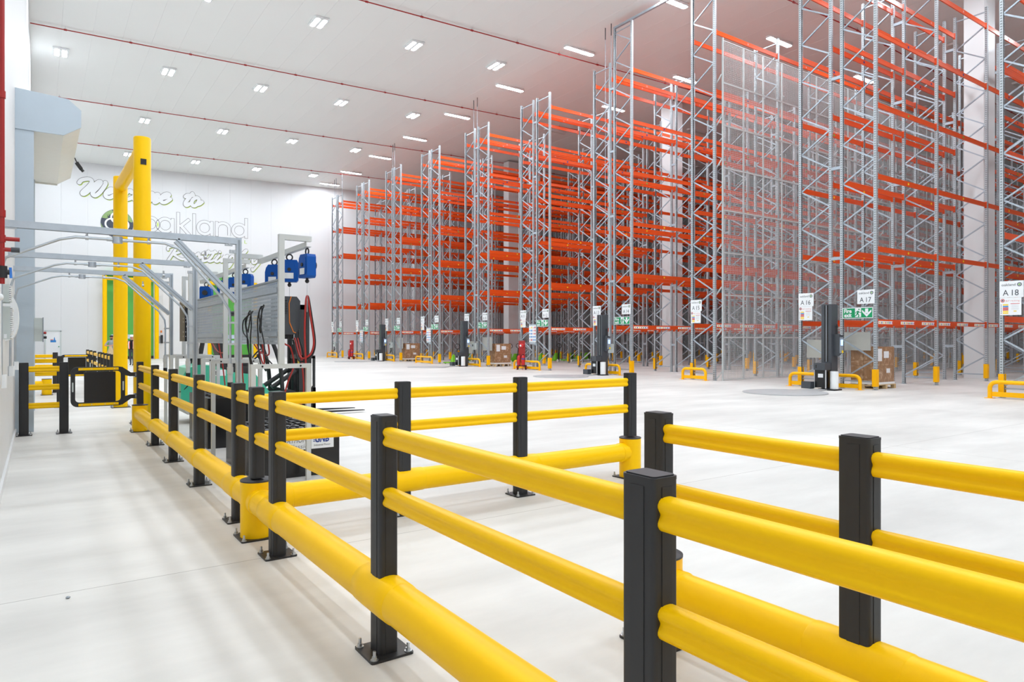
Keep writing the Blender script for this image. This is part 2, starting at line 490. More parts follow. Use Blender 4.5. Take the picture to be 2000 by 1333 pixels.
for j, y in enumerate([62.5, 57.1, 50.95, 44.8, 38.7, 32.65, 26.45, 20.3, 15.5, 9.5, 3.4, -2.7, -8.8]):
    lab = 'long ceiling lamp over the rack ends, %s from the back wall' % (ORD[j] if j < 12 else 'last')
    loc = (22.5, y, ceil_z(22.5)-0.01)
    if p is None: p = long_lamp(lab, loc, 'long lamps over the rack ends')
    else: copy_tree(p, loc, 0, lab)
off = None
# the far aisles are on presence sensors: only these stretches are switched on
LIT = {20.3: 2, 26.3: 1, 32.2: 1, 15.5: 1, 9.5: 2}
AISLES = [(57.1-1.4, 'first aisle from the back wall'), (49.9, 'second aisle from the back wall'), (44.0, 'third aisle from the back wall'), (38.2, 'fourth aisle from the back wall'), (32.2, 'fifth aisle from the back wall'),
          (26.3, 'sixth aisle from the back wall'), (20.3, 'aisle beside the mesh-backed rack'), (15.5, 'aisle behind the mesh screen'), (9.5, 'aisle past the large white column')]
for y, nm in AISLES:
    for k in range(5):
        x = 30.25+8.0*k
        on = k < LIT.get(y, 0)
        lab = 'long %s ceiling lamp, %s, %s from the mouth' % ('lit' if on else 'unlit', nm, ORD[k])
        loc = (x, y, ceil_z(x)-0.01)
        if on: copy_tree(p, loc, 0, lab, 'lit lamps over the aisles')
        elif off is None: off = long_lamp(lab, loc, 'unlit lamps over the aisles', False)
        else: copy_tree(off, loc, 0, lab, 'unlit lamps over the aisles')

# ------------------------------------------------------------------ red pipes under the ceiling
for k, y in enumerate([57.8, 47.4, 36.9, 27.2, 17.4]):
    x1 = 56
    t = thing('sprinkler_pipe', 'thin red ceiling pipe with couplings, %s from the back wall' % ORD[k], 'pipe', (-0.3, y, 15.6), 'red pipes across the ceiling')
    f = lambda x: ceil_z(x)-0.14
    obj('pipe', MB().tube([(-0.3, y, f(-0.3)), (16, y, f(16)), (32, y, f(32)), (x1, y, f(x1))], 0.026, 8), 'red_paint', t)
    h = MB(); g = MB(); x = 1.0
    while x < x1:
        h.cyl((x-0.06, y, f(x)), (x+0.06, y, f(x)), 0.046, 8)
        g.cyl((x, y, f(x)), (x, y, f(x)+0.14), 0.01, 5); x += 2.6
    obj('coupling', h, 'red_paint', t)['kind'] = 'stuff'
    obj('hanger', g, 'bolt_zinc', t)['kind'] = 'stuff'

# ------------------------------------------------------------------ pallet racking
BAY = 4.13; X0 = 21.8; FW = 1.1
LEV = [2.25, 4.57, 6.88, 9.15, 11.45, 13.78]
prof = [(-.05,-.045),(-.05,.045),(.05,.045),(.05,-.045),(.026,-.045),(.026,-.037),(.042,-.037),(.042,.037),(-.042,.037),(-.042,-.037),(-.026,-.037),(-.026,-.045)]
def upright_mesh(h):
    b = MB().prism(prof, 'z', 0.01, h); b.box(-0.08, 0.08, -0.07, 0.07, 0, 0.012, 1)
    return b.mesh('upright', ['upright_steel', 'galv'])
UP = {14.45: upright_mesh(14.45), 15.9: upright_mesh(15.9)}
RISE = 0.64; IW = FW-0.06
def brace_mesh(s):
    y0, y1 = (IW/2, -IW/2) if s > 0 else (-IW/2, IW/2)
    b = MB()
    for dx in (-0.016, 0.016): b.bar((dx, y0, 0), (dx, y1, RISE), 0.006, 0.045)
    b.bar((0.0, y0, 0.018), (0.0, y1, RISE+0.018), 0.034, 0.006)
    return b.mesh('brace', ['galv'])
BR = {1: brace_mesh(1), -1: brace_mesh(-1)}
HB = MB().box(-0.018, 0.018, -IW/2, IW/2, -0.022, 0.022).mesh('tie_bar', ['galv'])
def bracing_mesh(h):
    b = MB(); z = 0.32; s = 1
    b.box(-0.018, 0.018, -IW/2, IW/2, 0.24, 0.28); b.box(-0.018, 0.018, -IW/2, IW/2, h-0.2, h-0.16)
    while z+RISE < h-0.15:
        y0, y1 = (IW/2, -IW/2) if s > 0 else (-IW/2, IW/2)
        b.bar((0, y0, z), (0, y1, z+RISE), 0.036, 0.045); z += RISE; s = -s
    return b.mesh('bracing', ['galv'])
BRACING = {h: bracing_mesh(h) for h in (14.45, 15.9)}
def beam_mesh(c):
    L = BAY-0.11
    pf = [(-0.022, -0.165), (0.022, -0.165), (0.022, -0.045), (0.026, -0.035), (0.026, 0), (-0.026, 0), (-0.026, -0.035), (-0.022, -0.045)]
    b = MB().prism(pf, 'x', 0.0, L)
    for x in (0, L-0.05): b.box(x, x+0.05, -0.034, 0.034, -0.2, 0.035)
    if c:
        b.box(L/2-0.04, L/2+0.04, -0.03, -0.025, -0.12, -0.05, 1)
    return b.mesh('beam', ['beam_orange', c or 'beam_orange'])
BEAM = [beam_mesh(c) for c in (None, 'ink_yellow', 'ink_yellow', 'ink_green', 'ink_navy', 'ink_pink')]
STRIP = MB().box(-0.45, 0.45, -0.002, 0.002, -0.048, 0.048).mesh('label_strip', ['label_print'])
def guard_mesh():
    b = MB()
    b.prism([(-.085,.075),(-.085,-.06),(.085,-.06),(.085,.075),(.06,.075),(.06,-.035),(.03,-.035),(.02,-.025),(-.02,-.025),(-.03,-.035),(-.06,-.035),(-.06,.075)], 'z', 0.11, 0.66)
    b.box(-0.03, 0.03, -0.064, -0.06, 0.14, 0.63); 
    return b.mesh('upright_protector', ['yellow_paint'])
GUARD = guard_mesh()
SPACER = MB().box(-0.04, 0.04, -0.2, 0.2, -0.05, 0.05).mesh('row_spacer', ['galv'])
ROWS = {}
def rack(label, y0, y1, nb, hf, hi, hf2=None, single=False, colbay=None, detail=1, rods=()):
    t = thing('pallet_rack', label, 'pallet rack', (X0, (y0+y1)/2, 0), 'runs of orange and grey pallet racking')
    frames = [(y0, y0-FW)] if single else [(y0, y0-FW), (y1+FW, y1)]
    for i in range(nb+1):
        x = X0+BAY*i; h = hf if i == 0 else hi
        for k, (a, b) in enumerate(frames):
            h = (hf2 if k == 1 and hf2 else hf) if i == 0 else hi
            f = node('upright_frame', (x, (a+b)/2, 0), t)
            put('upright', UP[h], (x, a, 0), f)
            put('upright', UP[h], (x, b, 0), f, math.pi)
            if i < detail:
                z = 0.32; s = 1; cy = (a+b)/2
                put('tie_bar', HB, (x, cy, 0.26), f); put('tie_bar', HB, (x, cy, h-0.18), f)
                while z+RISE < h-0.15:
                    put('brace', BR[s], (x, cy, z), f); z += RISE; s = -s
            else:
                put('bracing', BRACING[h], (x, (a+b)/2, 0), f)['kind'] = 'stuff'
            out = a if k == 0 else b
            put('upright_protector', GUARD, (x, out, 0), t, math.pi if k == 0 else 0)
        if not single:
            ym = (y0+y1)/2; gap = (y0-FW)-(y1+FW)
            for z in (1.35, 4.3, 7.3, 10.3, 13.2):
                o = put('row_spacer', SPACER, (x, ym, z), t); o.scale = (1, gap/0.4, 1)
    for i in range(nb):
        x = X0+BAY*i+0.055
        for k, (a, b) in enumerate(frames):
            for q, y in enumerate((a, b)):
                outer = (k == 0 and q == 0) or (k == 1 and q == 1)
                if colbay == i and not outer: continue
                for l, z in enumerate(LEV):
                    o = put('beam', BEAM[l], (x, y, z), t)
                    if l == 0 and i < 6 and ((k == 1 and q == 1) or (single and q == 1)):
                        for s in (0.5, 1.95, 3.4):
                            put('label_strip', STRIP, (x+s, y-0.0245, z-0.1), o)
    for (yr, top) in rods:
        r = MB(); r.cyl((X0, yr, 1.8), (X0, yr, top-0.55), 0.012, 6); r.cyl((X0, yr, top-0.55), (X0, yr, top), 0.022, 6, 1)
        obj('antenna_rod', r, ['galv', 'dark_grey'], t)
    return t
rack('double pallet rack standing against the back wall, signed A 1 and A 2', 59.88, 57.35, 5, 14.45, 14.45, rods=((59.3, 15.95), (58.9, 16.0), (57.45, 16.05)))
rack('double pallet rack behind the small distant red trolley, signed A 3 and A 4', 54.09, 51.52, 5, 14.45, 14.45)
rack('double pallet rack with the smallest wrapper before it, signed A 5 and A 6', 48.23, 45.68, 6, 14.45, 14.45, colbay=2, rods=((47.05, 16.2), (46.75, 16.25)))
rack('double pallet rack with a pictogram board but no trolley, signed A 7 and A 8', 42.35, 39.82, 7, 14.45, 14.45)
rack('double pallet rack beside the green pallet trucks, signed A 9 and A 10', 36.46, 33.85, 8, 14.45, 14.45, rods=((35.5, 16.2), (35.1, 16.25)))
rack('double pallet rack behind the larger red extinguisher trolley, signed A 11 and A 12', 30.49, 27.97, 9, 14.45, 14.45, colbay=2)
rack('double pallet rack carrying the roof-high tie beam, signed A 13 and A 14', 24.52, 22.02, 10, 14.45, 14.45, 15.9, detail=2, rods=((23.75, 16.2), (23.35, 16.25)))
rack('single pallet rack signed A 15 with mesh on its rear', 18.57, 17.47, 9, 15.9, 14.45, single=True, detail=2)
rack('double pallet rack signed A 16 and A 17 around the large white column', 13.79, 11.2, 5, 15.9, 14.45, colbay=2, detail=3)
rack('pallet rack cut by the photo edge, signed A 18', 7.75, 5.2, 2, 15.9, 14.45, detail=2)
# tall extension and tie beam that portal-brace A 14 to A 15 at roof height
o = obj('tie_beam', MB().box(X0-0.05, X0+0.05, 17.42, 23.17, 15.903, 16.0), 'galv')
tag(o, 'galvanised tie beam crossing the aisle at roof height from A 14 to A 15', 'beam')

# ------------------------------------------------------------------ anti-collapse mesh behind A 15
MY = 17.2; PW = 1.29; PH = 1.66
t = thing('mesh_screen', 'tall pale wire mesh screen fixed behind rack A 15', 'mesh screen', (21.95, MY, 0))
wb = MB(); wr = 0.0039; pitch = 0.075
k = int(PW/pitch)
for i in range(1, k): 
    x = PW*i/k; wb.box(x-wr, x+wr, -wr, wr, 0.02, PH-0.02)
k = int(PH/pitch)
for i in range(1, k):
    z = PH*i/k; wb.box(0.02, PW-0.02, wr, 3*wr, z-wr, z+wr)
WIRE = wb.mesh('wire_mesh', ['wire_pale'])
fb = MB(); q = 0.016
fb.box(0.002, 2*q, -q, q, 0, PH); fb.box(PW-2*q, PW-0.002, -q, q, 0, PH); fb.box(2*q, PW-2*q, -q, q, 0, 2*q); fb.box(2*q, PW-2*q, -q, q, PH-2*q, PH)
FRM = fb.mesh('panel_frame', ['wire_pale'])
BRK = MB().prism([(0.1, 0), (-0.12, 0.26), (-0.12, 0.19), (0.1, -0.06)], 'x', -0.015, 0.015).mesh('bracket', ['wire_pale'])
for i in range(16):
    for j in range(8):
        o = put('panel_frame', FRM, (21.95+PW*i, MY, 0.03+PH*j), t)
        w_ = put('wire_mesh', WIRE, (21.95+PW*i, MY, 0.03+PH*j), o); w_['kind'] = 'stuff'
b = MB().box(21.93, 21.97, MY-0.03, MY+0.03, 0, 13.4)
obj('end_post', b, 'wire_pale', t)
for i in range(6):
    for j in range(8):
        put('bracket', BRK, (X0+BAY*i+0.08, MY+0.13, 0.1+PH*j), t)
# ------------------------------------------------------------------ safety barriers
RZ = (1.108, 0.803)            # pedestrian rail heights
TZ, TR = 0.30, 0.105           # bumper tube height and radius
half = [(0, -.049), (.012, -.0485), (.023, -.0455), (.031, -.039), (.0355, -.030), (.0355, -.022), (.032, -.013), (.0275, -.006), (.0255, 0),
        (.0275, .006), (.032, .013), (.0355, .022), (.0355, .030), (.031, .039), (.023, .0455), (.012, .0485), (0, .049)]
RAILP = half+[(-x, z) for x, z in half[::-1][1:-1]]
def groove_post(w, d):
    """post outline with rounded corners and two shallow grooves on every face"""
    base = rr(w, d, 0.016, 4)
    return base
def post_mesh(w, d, h):
    b = MB().prism(rr(w, d, 0.016, 4), 'z', 0.012, h-0.012, 0, True)
    b.prism(rr(w+0.002, d+0.002, 0.017, 4), 'z', h-0.014, h-0.004, 0, True)
    b.prism(rr(w-0.012, d-0.012, 0.012, 4), 'z', h-0.004, h, 0)
    g = 0.0022
    for s in (-1, 1):      # raised flat bands left between the grooves
        b.box(-w*0.2, w*0.2, s*(d/2), s*(d/2+g), 0.02, h-0.03)
        b.box(s*(w/2), s*(w/2+g), -d*0.2, d*0.2, 0.02, h-0.03)
    return b.mesh('post', ['black_plastic'], 50)
POST = post_mesh(0.100, 0.130, 1.215)
POST_SHORT = post_mesh(0.100, 0.130, 0.72)     # stands on a bollard cap
PLATE = MB().prism(rr(0.23, 0.23, 0.012, 2), 'z', 0, 0.012).mesh('base_plate', ['black_plate'])
def bolt_mesh():
    b = MB().cyl((0, 0, 0), (0, 0, 0.004), 0.02, 10); b.prism([(0.014*math.cos(a*math.pi/3), 0.014*math.sin(a*math.pi/3)) for a in range(6)], 'z', 0.004, 0.018)
    b.cyl((0, 0, 0.018), (0, 0, 0.045), 0.008, 8)
    return b.mesh('bolt', ['bolt_zinc'])
BOLT = bolt_mesh()
BOLL_H = 0.47
def boll_meshes():
    a = MB().tube([(0, 0, 0.012), (0, 0, BOLL_H-0.012)], 0.125, 40)
    c = MB().tube([(0, 0, BOLL_H-0.014), (0, 0, BOLL_H-0.004), (0, 0, BOLL_H)], [0.127, 0.127, 0.121], 40)
    return a.mesh('bollard', ['yellow_plastic']), c.mesh('bollard_cap', ['black_plastic'])
BOLL, BCAP = boll_meshes()
BPLATE = MB().prism(rr(0.30, 0.30, 0.015, 2), 'z', 0, 0.012).mesh('base_plate', ['black_plate'])
def plate(p, parent, me, o):
    pl = put('base_plate', me, (p[0], p[1], 0), parent)
    for sx in (-1, 1):
        for sy in (-1, 1): put('bolt', BOLT, (p[0]+sx*o, p[1]+sy*o, 0.012), pl)
def barrier(label, axis, const, stations, loc, rails=RZ, tube=True, rail_ends=(0, 0), group=None):
    """stations: list of (position, 'post'|'bollard'); axis 'y' runs away from the camera"""
    t = thing('safety_barrier', label, 'safety barrier', loc, group)
    P = lambda a: (const, a) if axis == 'y' else (a, const)
    rz = 0 if axis == 'y' else math.pi/2
    for a, kind in stations:
        x, y = P(a)
        if kind == 'post':
            o = put('post', POST, (x, y, 0), t, rz)
            plate((x, y), t, PLATE, 0.092)
        elif kind == 'bollard':
            put('bollard', BOLL, (x, y, 0), t); put('bollard_cap', BCAP, (x, y, 0), t)
            put('post', POST_SHORT, (x, y, BOLL_H), t, rz).scale = (1, 1, (1.215-BOLL_H)/0.72)
            plate((x, y), t, BPLATE, 0.128)
    for (a, ka), (b, kb) in zip(stations, stations[1:]):
        lo, hi = min(a, b), max(a, b)
        for z in rails:
            r = MB().prism([(p[0]+const, p[1]+z) for p in RAILP], axis if axis == 'y' else 'x', lo+(-0.045 if dict(stations)[lo] == "join" else 0.058), hi-0.058, 0, True)
            if axis == 'x': r = MB().prism([(p[0]+const, p[1]+z) for p in RAILP], 'x', lo+(-0.045 if dict(stations)[lo] == "join" else 0.058), hi-0.058, 0, True)
            obj('rail', r, 'yellow_plastic', t, sharp=50)
        if tube:
            # thick sleeves round each post, a slightly slimmer tube between them
            e0 = lo+(0.2 if dict(stations)[lo] == 'post' else 0.08); e1 = hi-(0.2 if dict(stations)[hi] == 'post' else 0.08)
            q = lambda s: (const, s, TZ) if axis == 'y' else (s, const, TZ)
            obj('bumper_tube', MB().tube([q(e0-0.004), q(e1+0.004)], TR-0.003, 36), 'yellow_plastic', t)
    if tube:
        for a, kind in stations:
            q = lambda s: (const, s, TZ) if axis == 'y' else (s, const, TZ)
            if kind == 'post':
                b = MB().tube([q(a-0.2), q(a-0.192), q(a-0.1), q(a+0.1), q(a+0.192), q(a+0.2)], [TR-0.004, TR+0.001, TR+0.003, TR+0.003, TR+0.001, TR-0.004], 36)
                obj('tube_sleeve', b, 'yellow_plastic', t)
            else:
                e = (1 if a == min(s[0] for s in stations) else -1)
                many = a not in (stations[0][0], stations[-1][0])
                for e in ((1, -1) if many else (e,)):
                    b = MB().tube([q(a+e*0.09), q(a+e*0.17), q(a+e*0.178)], [TR+0.003, TR+0.003, TR-0.004], 36)
                    obj('tube_sleeve', b, 'yellow_plastic', t)
    return t
BX = 1.458
barrier('long yellow and black barrier between the walkway and the charging bay', 'y', BX,
        [(13.5, 'bollard'), (11.63, 'post'), (9.93, 'post'), (8.16, 'post'), (6.36, 'post'), (5.745, 'bollard'), (5.16, 'post'), (3.255, 'post'), (1.40, 'post'), (-0.5, 'post')], (BX, 5.745, 0))
barrier('short yellow and black barrier crossing in front of the charging bay', 'x', 5.745,
        [(1.558, 'join'), (2.76, 'post'), (4.09, 'post'), (5.66, 'bollard')], (2.76, 5.745, 0))
barrier('yellow and black barrier starting at a bollard and running towards the viewer', 'y', 2.712,
        [(2.54, 'bollard'), (1.457, 'post'), (0.37, 'post'), (-0.71, 'post')], (2.712, 2.54, 0))
R3 = (1.105, 0.80, 0.49)
barrier('short three-rail barrier by the side wall beside the nearer swing gate', 'x', 13.98, [(-0.2, 'post'), (0.36, 'post')], (0.1, 13.98, 0), R3, False)
barrier('short three-rail barrier by the side wall just past the roller door', 'x', 19.35, [(-0.2, 'post'), (0.42, 'post')], (0.1, 19.35, 0), R3, False)
barrier('short two-rail barrier by the side wall beside the second swing gate', 'x', 24.9, [(-0.2, 'post'), (0.42, 'post')], (0.1, 24.9, 0), (1.105, 0.80), False)
t = thing('bollard', 'short yellow bollard with a side stub beyond the roller door', 'bollard', (0.2, 23.9, 0))
put('bollard', BOLL, (0.2, 23.9, 0), t); put('bollard_cap', BCAP, (0.2, 23.9, 0), t); plate((0.2, 23.9), t, BPLATE, 0.128)
obj('tube_stub', MB().tube([(0.12, 23.9, 0.32), (-0.12, 23.9, 0.32)], 0.09, 24), 'yellow_plastic', t)
barrier('row of close-set black barrier posts beyond the yellow goalpost frame', 'y', 1.58,
        [(31.4, 'post'), (29.4, 'post'), (27.4, 'post'), (25.0, 'post'), (23.9, 'post'), (22.7, 'post'), (21.6, 'post'), (20.6, 'post')], (1.58, 24, 0), RZ, False)

# ------------------------------------------------------------------ swing gates
def gate(label, xh, xl, y, z0=0.47, z1=1.14):
    t = thing('swing_gate', label, 'gate', (xh, y, 0.47))
    w = xh-0.17-xl; cx = xl+w/2; cz = (z0+z1)/2; h = z1-z0
    b = MB()
    b.ring(rr(w, h, 0.1, 5, cx, cz), rr(w-0.13, h-0.15, 0.06, 5, cx, cz), 'y', y-0.025, y+0.025)
    for z, dz in ((z1-0.09, 1), (z0+0.09, -1)):   # arms that taper to the hinge knuckles
        b.prism([(xh-0.22, z+dz*0.085), (xh-0.22, z-dz*0.05), (xh-0.10, z-dz*0.085), (xh-0.02, z-dz*0.085), (xh-0.02, z-dz*0.02), (xh-0.08, z-dz*0.02)][::int(dz)], 'y', y-0.024, y+0.024)
    obj('frame', b, 'black_plastic', t)
    obj('panel', MB().box(xl+w*0.24, xl+w*0.82, y-0.012, y+0.012, z0+0.07, z1-0.085), 'black_gloss', t)
    for z in (z1-0.035, z0+0.035):
        s = obj('yellow_strip', MB().box(xl+0.11, xl+w-0.1, y-0.029, y-0.024, z-0.021, z+0.021), 'yellow_plastic', t)
        g = MB()
        for x in (0.16, 0.3, w-0.3, w-0.16): g.cyl((xl+x, y-0.031, z), (xl+x, y-0.028, z), 0.008, 8)
        obj('screw', g, 'bolt_zinc', s)
    for x in (xl+0.03, xl+w-0.03):
        obj('hand_slot', MB().prism(rr(0.022, 0.16, 0.01, 3, x, cz), 'y', y-0.0275, y-0.0245), 'grey_box', t)
    g = MB()
    for z in (z1-0.15, z0+0.15):
        g.cyl((xh-0.02, y, z-0.045), (xh-0.02, y, z+0.045), 0.022, 12); g.box(xh-0.03, xh+0.003, y-0.02, y+0.02, z-0.02, z+0.02)
    obj('hinge', g, 'zinc', t)
    return t
gate('black and yellow swing gate across the walkway, beside the long barrier\'s end bollard', 1.405, 0.44, 13.55)
gate('second black and yellow swing gate, past the roller door', 1.526, 0.55, 25.0)
for (x, y, nm) in ((0.435, 13.93, 'nearer'), (0.49, 24.95, 'farther')):
    pass

# ------------------------------------------------------------------ yellow goalpost frame
t = thing('height_goalpost', 'tall yellow goalpost frame beside the walkway', 'goalpost', (1.61, 16.5, 0))
for (x, y) in ((1.63, 14.75), (1.60, 18.6)):
    po = obj('post', MB().tube([(x, y, 0.012), (x, y, 5.44), (x, y, 5.46)], [0.15, 0.15, 0.143], 40), 'yellow_plastic', t)
    plate((x, y), t, MB().box(-0.2, 0.2, -0.2, 0.2, 0, 0.012).mesh('base_plate', ['black_plate']), 0.17)
    if y < 16: obj('square_hole', MB().box(x-0.045, x+0.055, y-0.152, y-0.13, 4.92, 5.03), 'black_gloss', po, label='small black square opening')
obj('crossbar', MB().tube([(1.63, 14.8, 5.23), (1.60, 18.55, 5.23)], 0.13, 36), 'yellow_plastic', t)

# ------------------------------------------------------------------ roller door housing on the left wall
DY0, DY1 = 14.45, 19.1
t = thing('roller_door', 'large roller door with a boxed white drum high on the side wall', 'roller door', (XL, 16.9, 0))
prof_h = [(XL, 5.92), (0.42, 5.87), (0.62, 5.70), (0.62, 5.40), (0.36, 5.22), (XL, 5.22)]
obj('drum_housing', MB().prism(prof_h, 'y', DY0+0.02, DY1), 'housing_white', t)
obj('end_cap', MB().prism([(p[0]+(0.01 if p[0] > 0 else 0), p[1]) for p in prof_h], 'y', DY0-0.02, DY0+0.02), 'silver_grey', t, label='pale steel end plate')
for y in (DY0, DY1-0.28):
    obj('guide_rail', MB().box(XL, -0.065, y, y+0.28, 0, 5.22), 'silver_grey', t)
g = MB().box(XL+0.02, XL+0.14, DY0+0.28, DY1-0.28, 0.02, 5.22)
obj('curtain', g, 'white_panel', t)
obj('edge_lip', MB().box(-0.065, 0.36, DY1-0.05, DY1, 5.19, 5.225), 'housing_white', t)
s = thing('door_sensor', 'small black sensor on a bracket at the far end of the roller door drum', 'sensor', (0.7, 17.0, 5.2))
b = MB(); b.bar((0.625, 17.0, 5.42), (0.68, 17.0, 5.28), 0.02, 0.02); obj('bracket', b, 'black_plate', s)
b = MB(); b.bar((0.66, 17.0, 5.32), (0.74, 16.99, 5.2), 0.1, 0.07); b.cyl((0.72, 16.99, 5.22), (0.78, 16.99, 5.15), 0.03, 10); obj('sensor_head', b, 'black_plate', s)
# control box on the guide rail
t = thing('door_control_box', 'grey control box with a red and a black knob on the roller door rail', 'control box', (-0.03, 14.6, 1.57))
b = MB().box(-0.064, 0.06, 14.47, 14.72, 1.57, 1.98); obj('box', b, 'grey_box', t)
obj('lid', MB().box(0.06, 0.075, 14.46, 14.73, 1.56, 1.99), 'galv_dark', t)
obj('stop_button', MB().cyl((0.075, 14.55, 1.72), (0.115, 14.55, 1.72), 0.02, 12), 'ext_red', t)
obj('key_switch', MB().cyl((0.075, 14.55, 1.64), (0.12, 14.55, 1.64), 0.022, 12), 'black_plastic', t)

# ------------------------------------------------------------------ electrics on the left wall
t = thing('isolator_box', 'pale grey ribbed isolator box low on the side wall with a white data label', 'isolator box', (XL, 9.7, 1.6))
x1 = -0.245
obj('case', MB().box(XL, x1, 9.0, 9.4, 1.605, 1.955), 'grey_box', t)
r = MB()
for i in range(15): r.box(x1, x1+0.018, 9.0, 9.4, 1.62+i*0.0225, 1.632+i*0.0225)
obj('cooling_rib', r, 'white_panel', t)['kind'] = 'stuff'
obj('data_label', MB().box(XL+0.03, x1-0.03, 8.997, 9.0, 1.615, 1.66), 'sign_white', t)
t = thing('isolator_box', 'smaller pale grey box above the ribbed isolator on the side wall', 'isolator box', (XL, 9.7, 2.0))
obj('case', MB().box(XL, -0.255, 9.0, 9.35, 2.0, 2.19), 'grey_box', t)
r = MB()
for i in range(8): r.box(-0.255, -0.237, 9.0, 9.35, 2.01+i*0.022, 2.022+i*0.022)
obj('cooling_rib', r, 'white_panel', t)['kind'] = 'stuff'
t = thing('vent_cowl', 'white rounded vent cowl on the side wall behind the isolator boxes', 'vent', (XL, 11.2, 1.6))
pts = [(XL, 2.2)]+[(XL+0.04+0.09*math.cos(R(a)), 1.87+0.27*math.sin(R(a))) for a in range(75, -76, -15)]+[(XL, 1.58)]
obj('cowl', MB().prism(pts, 'y', 10.3, 10.8), 'white_panel', t)
t = thing('waste_pipe', 'white plastic pipe curving down the side wall in front of the isolators', 'pipe', (XL, 8.3, 0.9))
obj('pipe', MB().tube(catmull([(-0.295, 7.6, 2.1), (-0.295, 7.6, 1.7), (-0.295, 7.65, 1.4), (-0.295, 7.75, 1.22), (-0.31, 8.0, 1.14)], 6), 0.022, 12), 'white_panel', t)
obj('elbow', MB().ball((-0.29, 7.6, 1.98), 0.036), 'white_panel', t)
for k, (c, z, nm) in enumerate((('ink_yellow', 2.02, 'upper yellow'), ('ink_navy', 1.86, 'blue'), ('ink_yellow', 1.68, 'lower yellow'))):
    t = obj('warning_plate', MB().box(XL, XL+0.012, 13.2, 13.42, z, z+0.12), [c]); tag(t, '%s warning plate on the side wall beside the door rail' % nm, 'sign')
# red sprinkler drop with valve
t = thing('sprinkler_riser', 'vertical red pipe with branches and a blue-handled valve on the side wall', 'pipe', (-0.25, 7.15, 2.0))
b = MB().cyl((-0.25, 7.15, 2.07), (-0.25, 7.15, 15.4), 0.018, 12)
obj('pipe', b, 'red_paint', t)
b = MB()
for z in (2.45, 2.66, 5.2, 3.66): b.cyl((-0.25, 7.15, z-0.03), (-0.25, 7.15, z+0.03), 0.025, 12)
b.cyl((-0.25, 7.15, 2.45), (-0.13, 7.15, 2.45), 0.018, 10); b.cyl((-0.25, 7.15, 2.36), (-0.19, 7.15, 2.36), 0.018, 10)
obj('branch', b, 'red_paint', t)
b = MB().cyl((-0.25, 7.15, 2.12), (-0.25, 7.15, 2.22), 0.036, 12); b.cyl((-0.25, 7.15, 2.17), (-0.2, 7.15, 2.17), 0.022, 10); obj('valve', b, 'black_plastic', t)
obj('valve_handle', MB().bar((-0.195, 7.15, 2.21), (-0.19, 7.15, 2.12), 0.016, 0.02), 'lens_blue', t)
b = MB().cyl((-0.19, 7.15, 2.36), (-0.13, 7.15, 2.36), 0.022, 10); obj('end_cap', b, 'dark_grey', t)

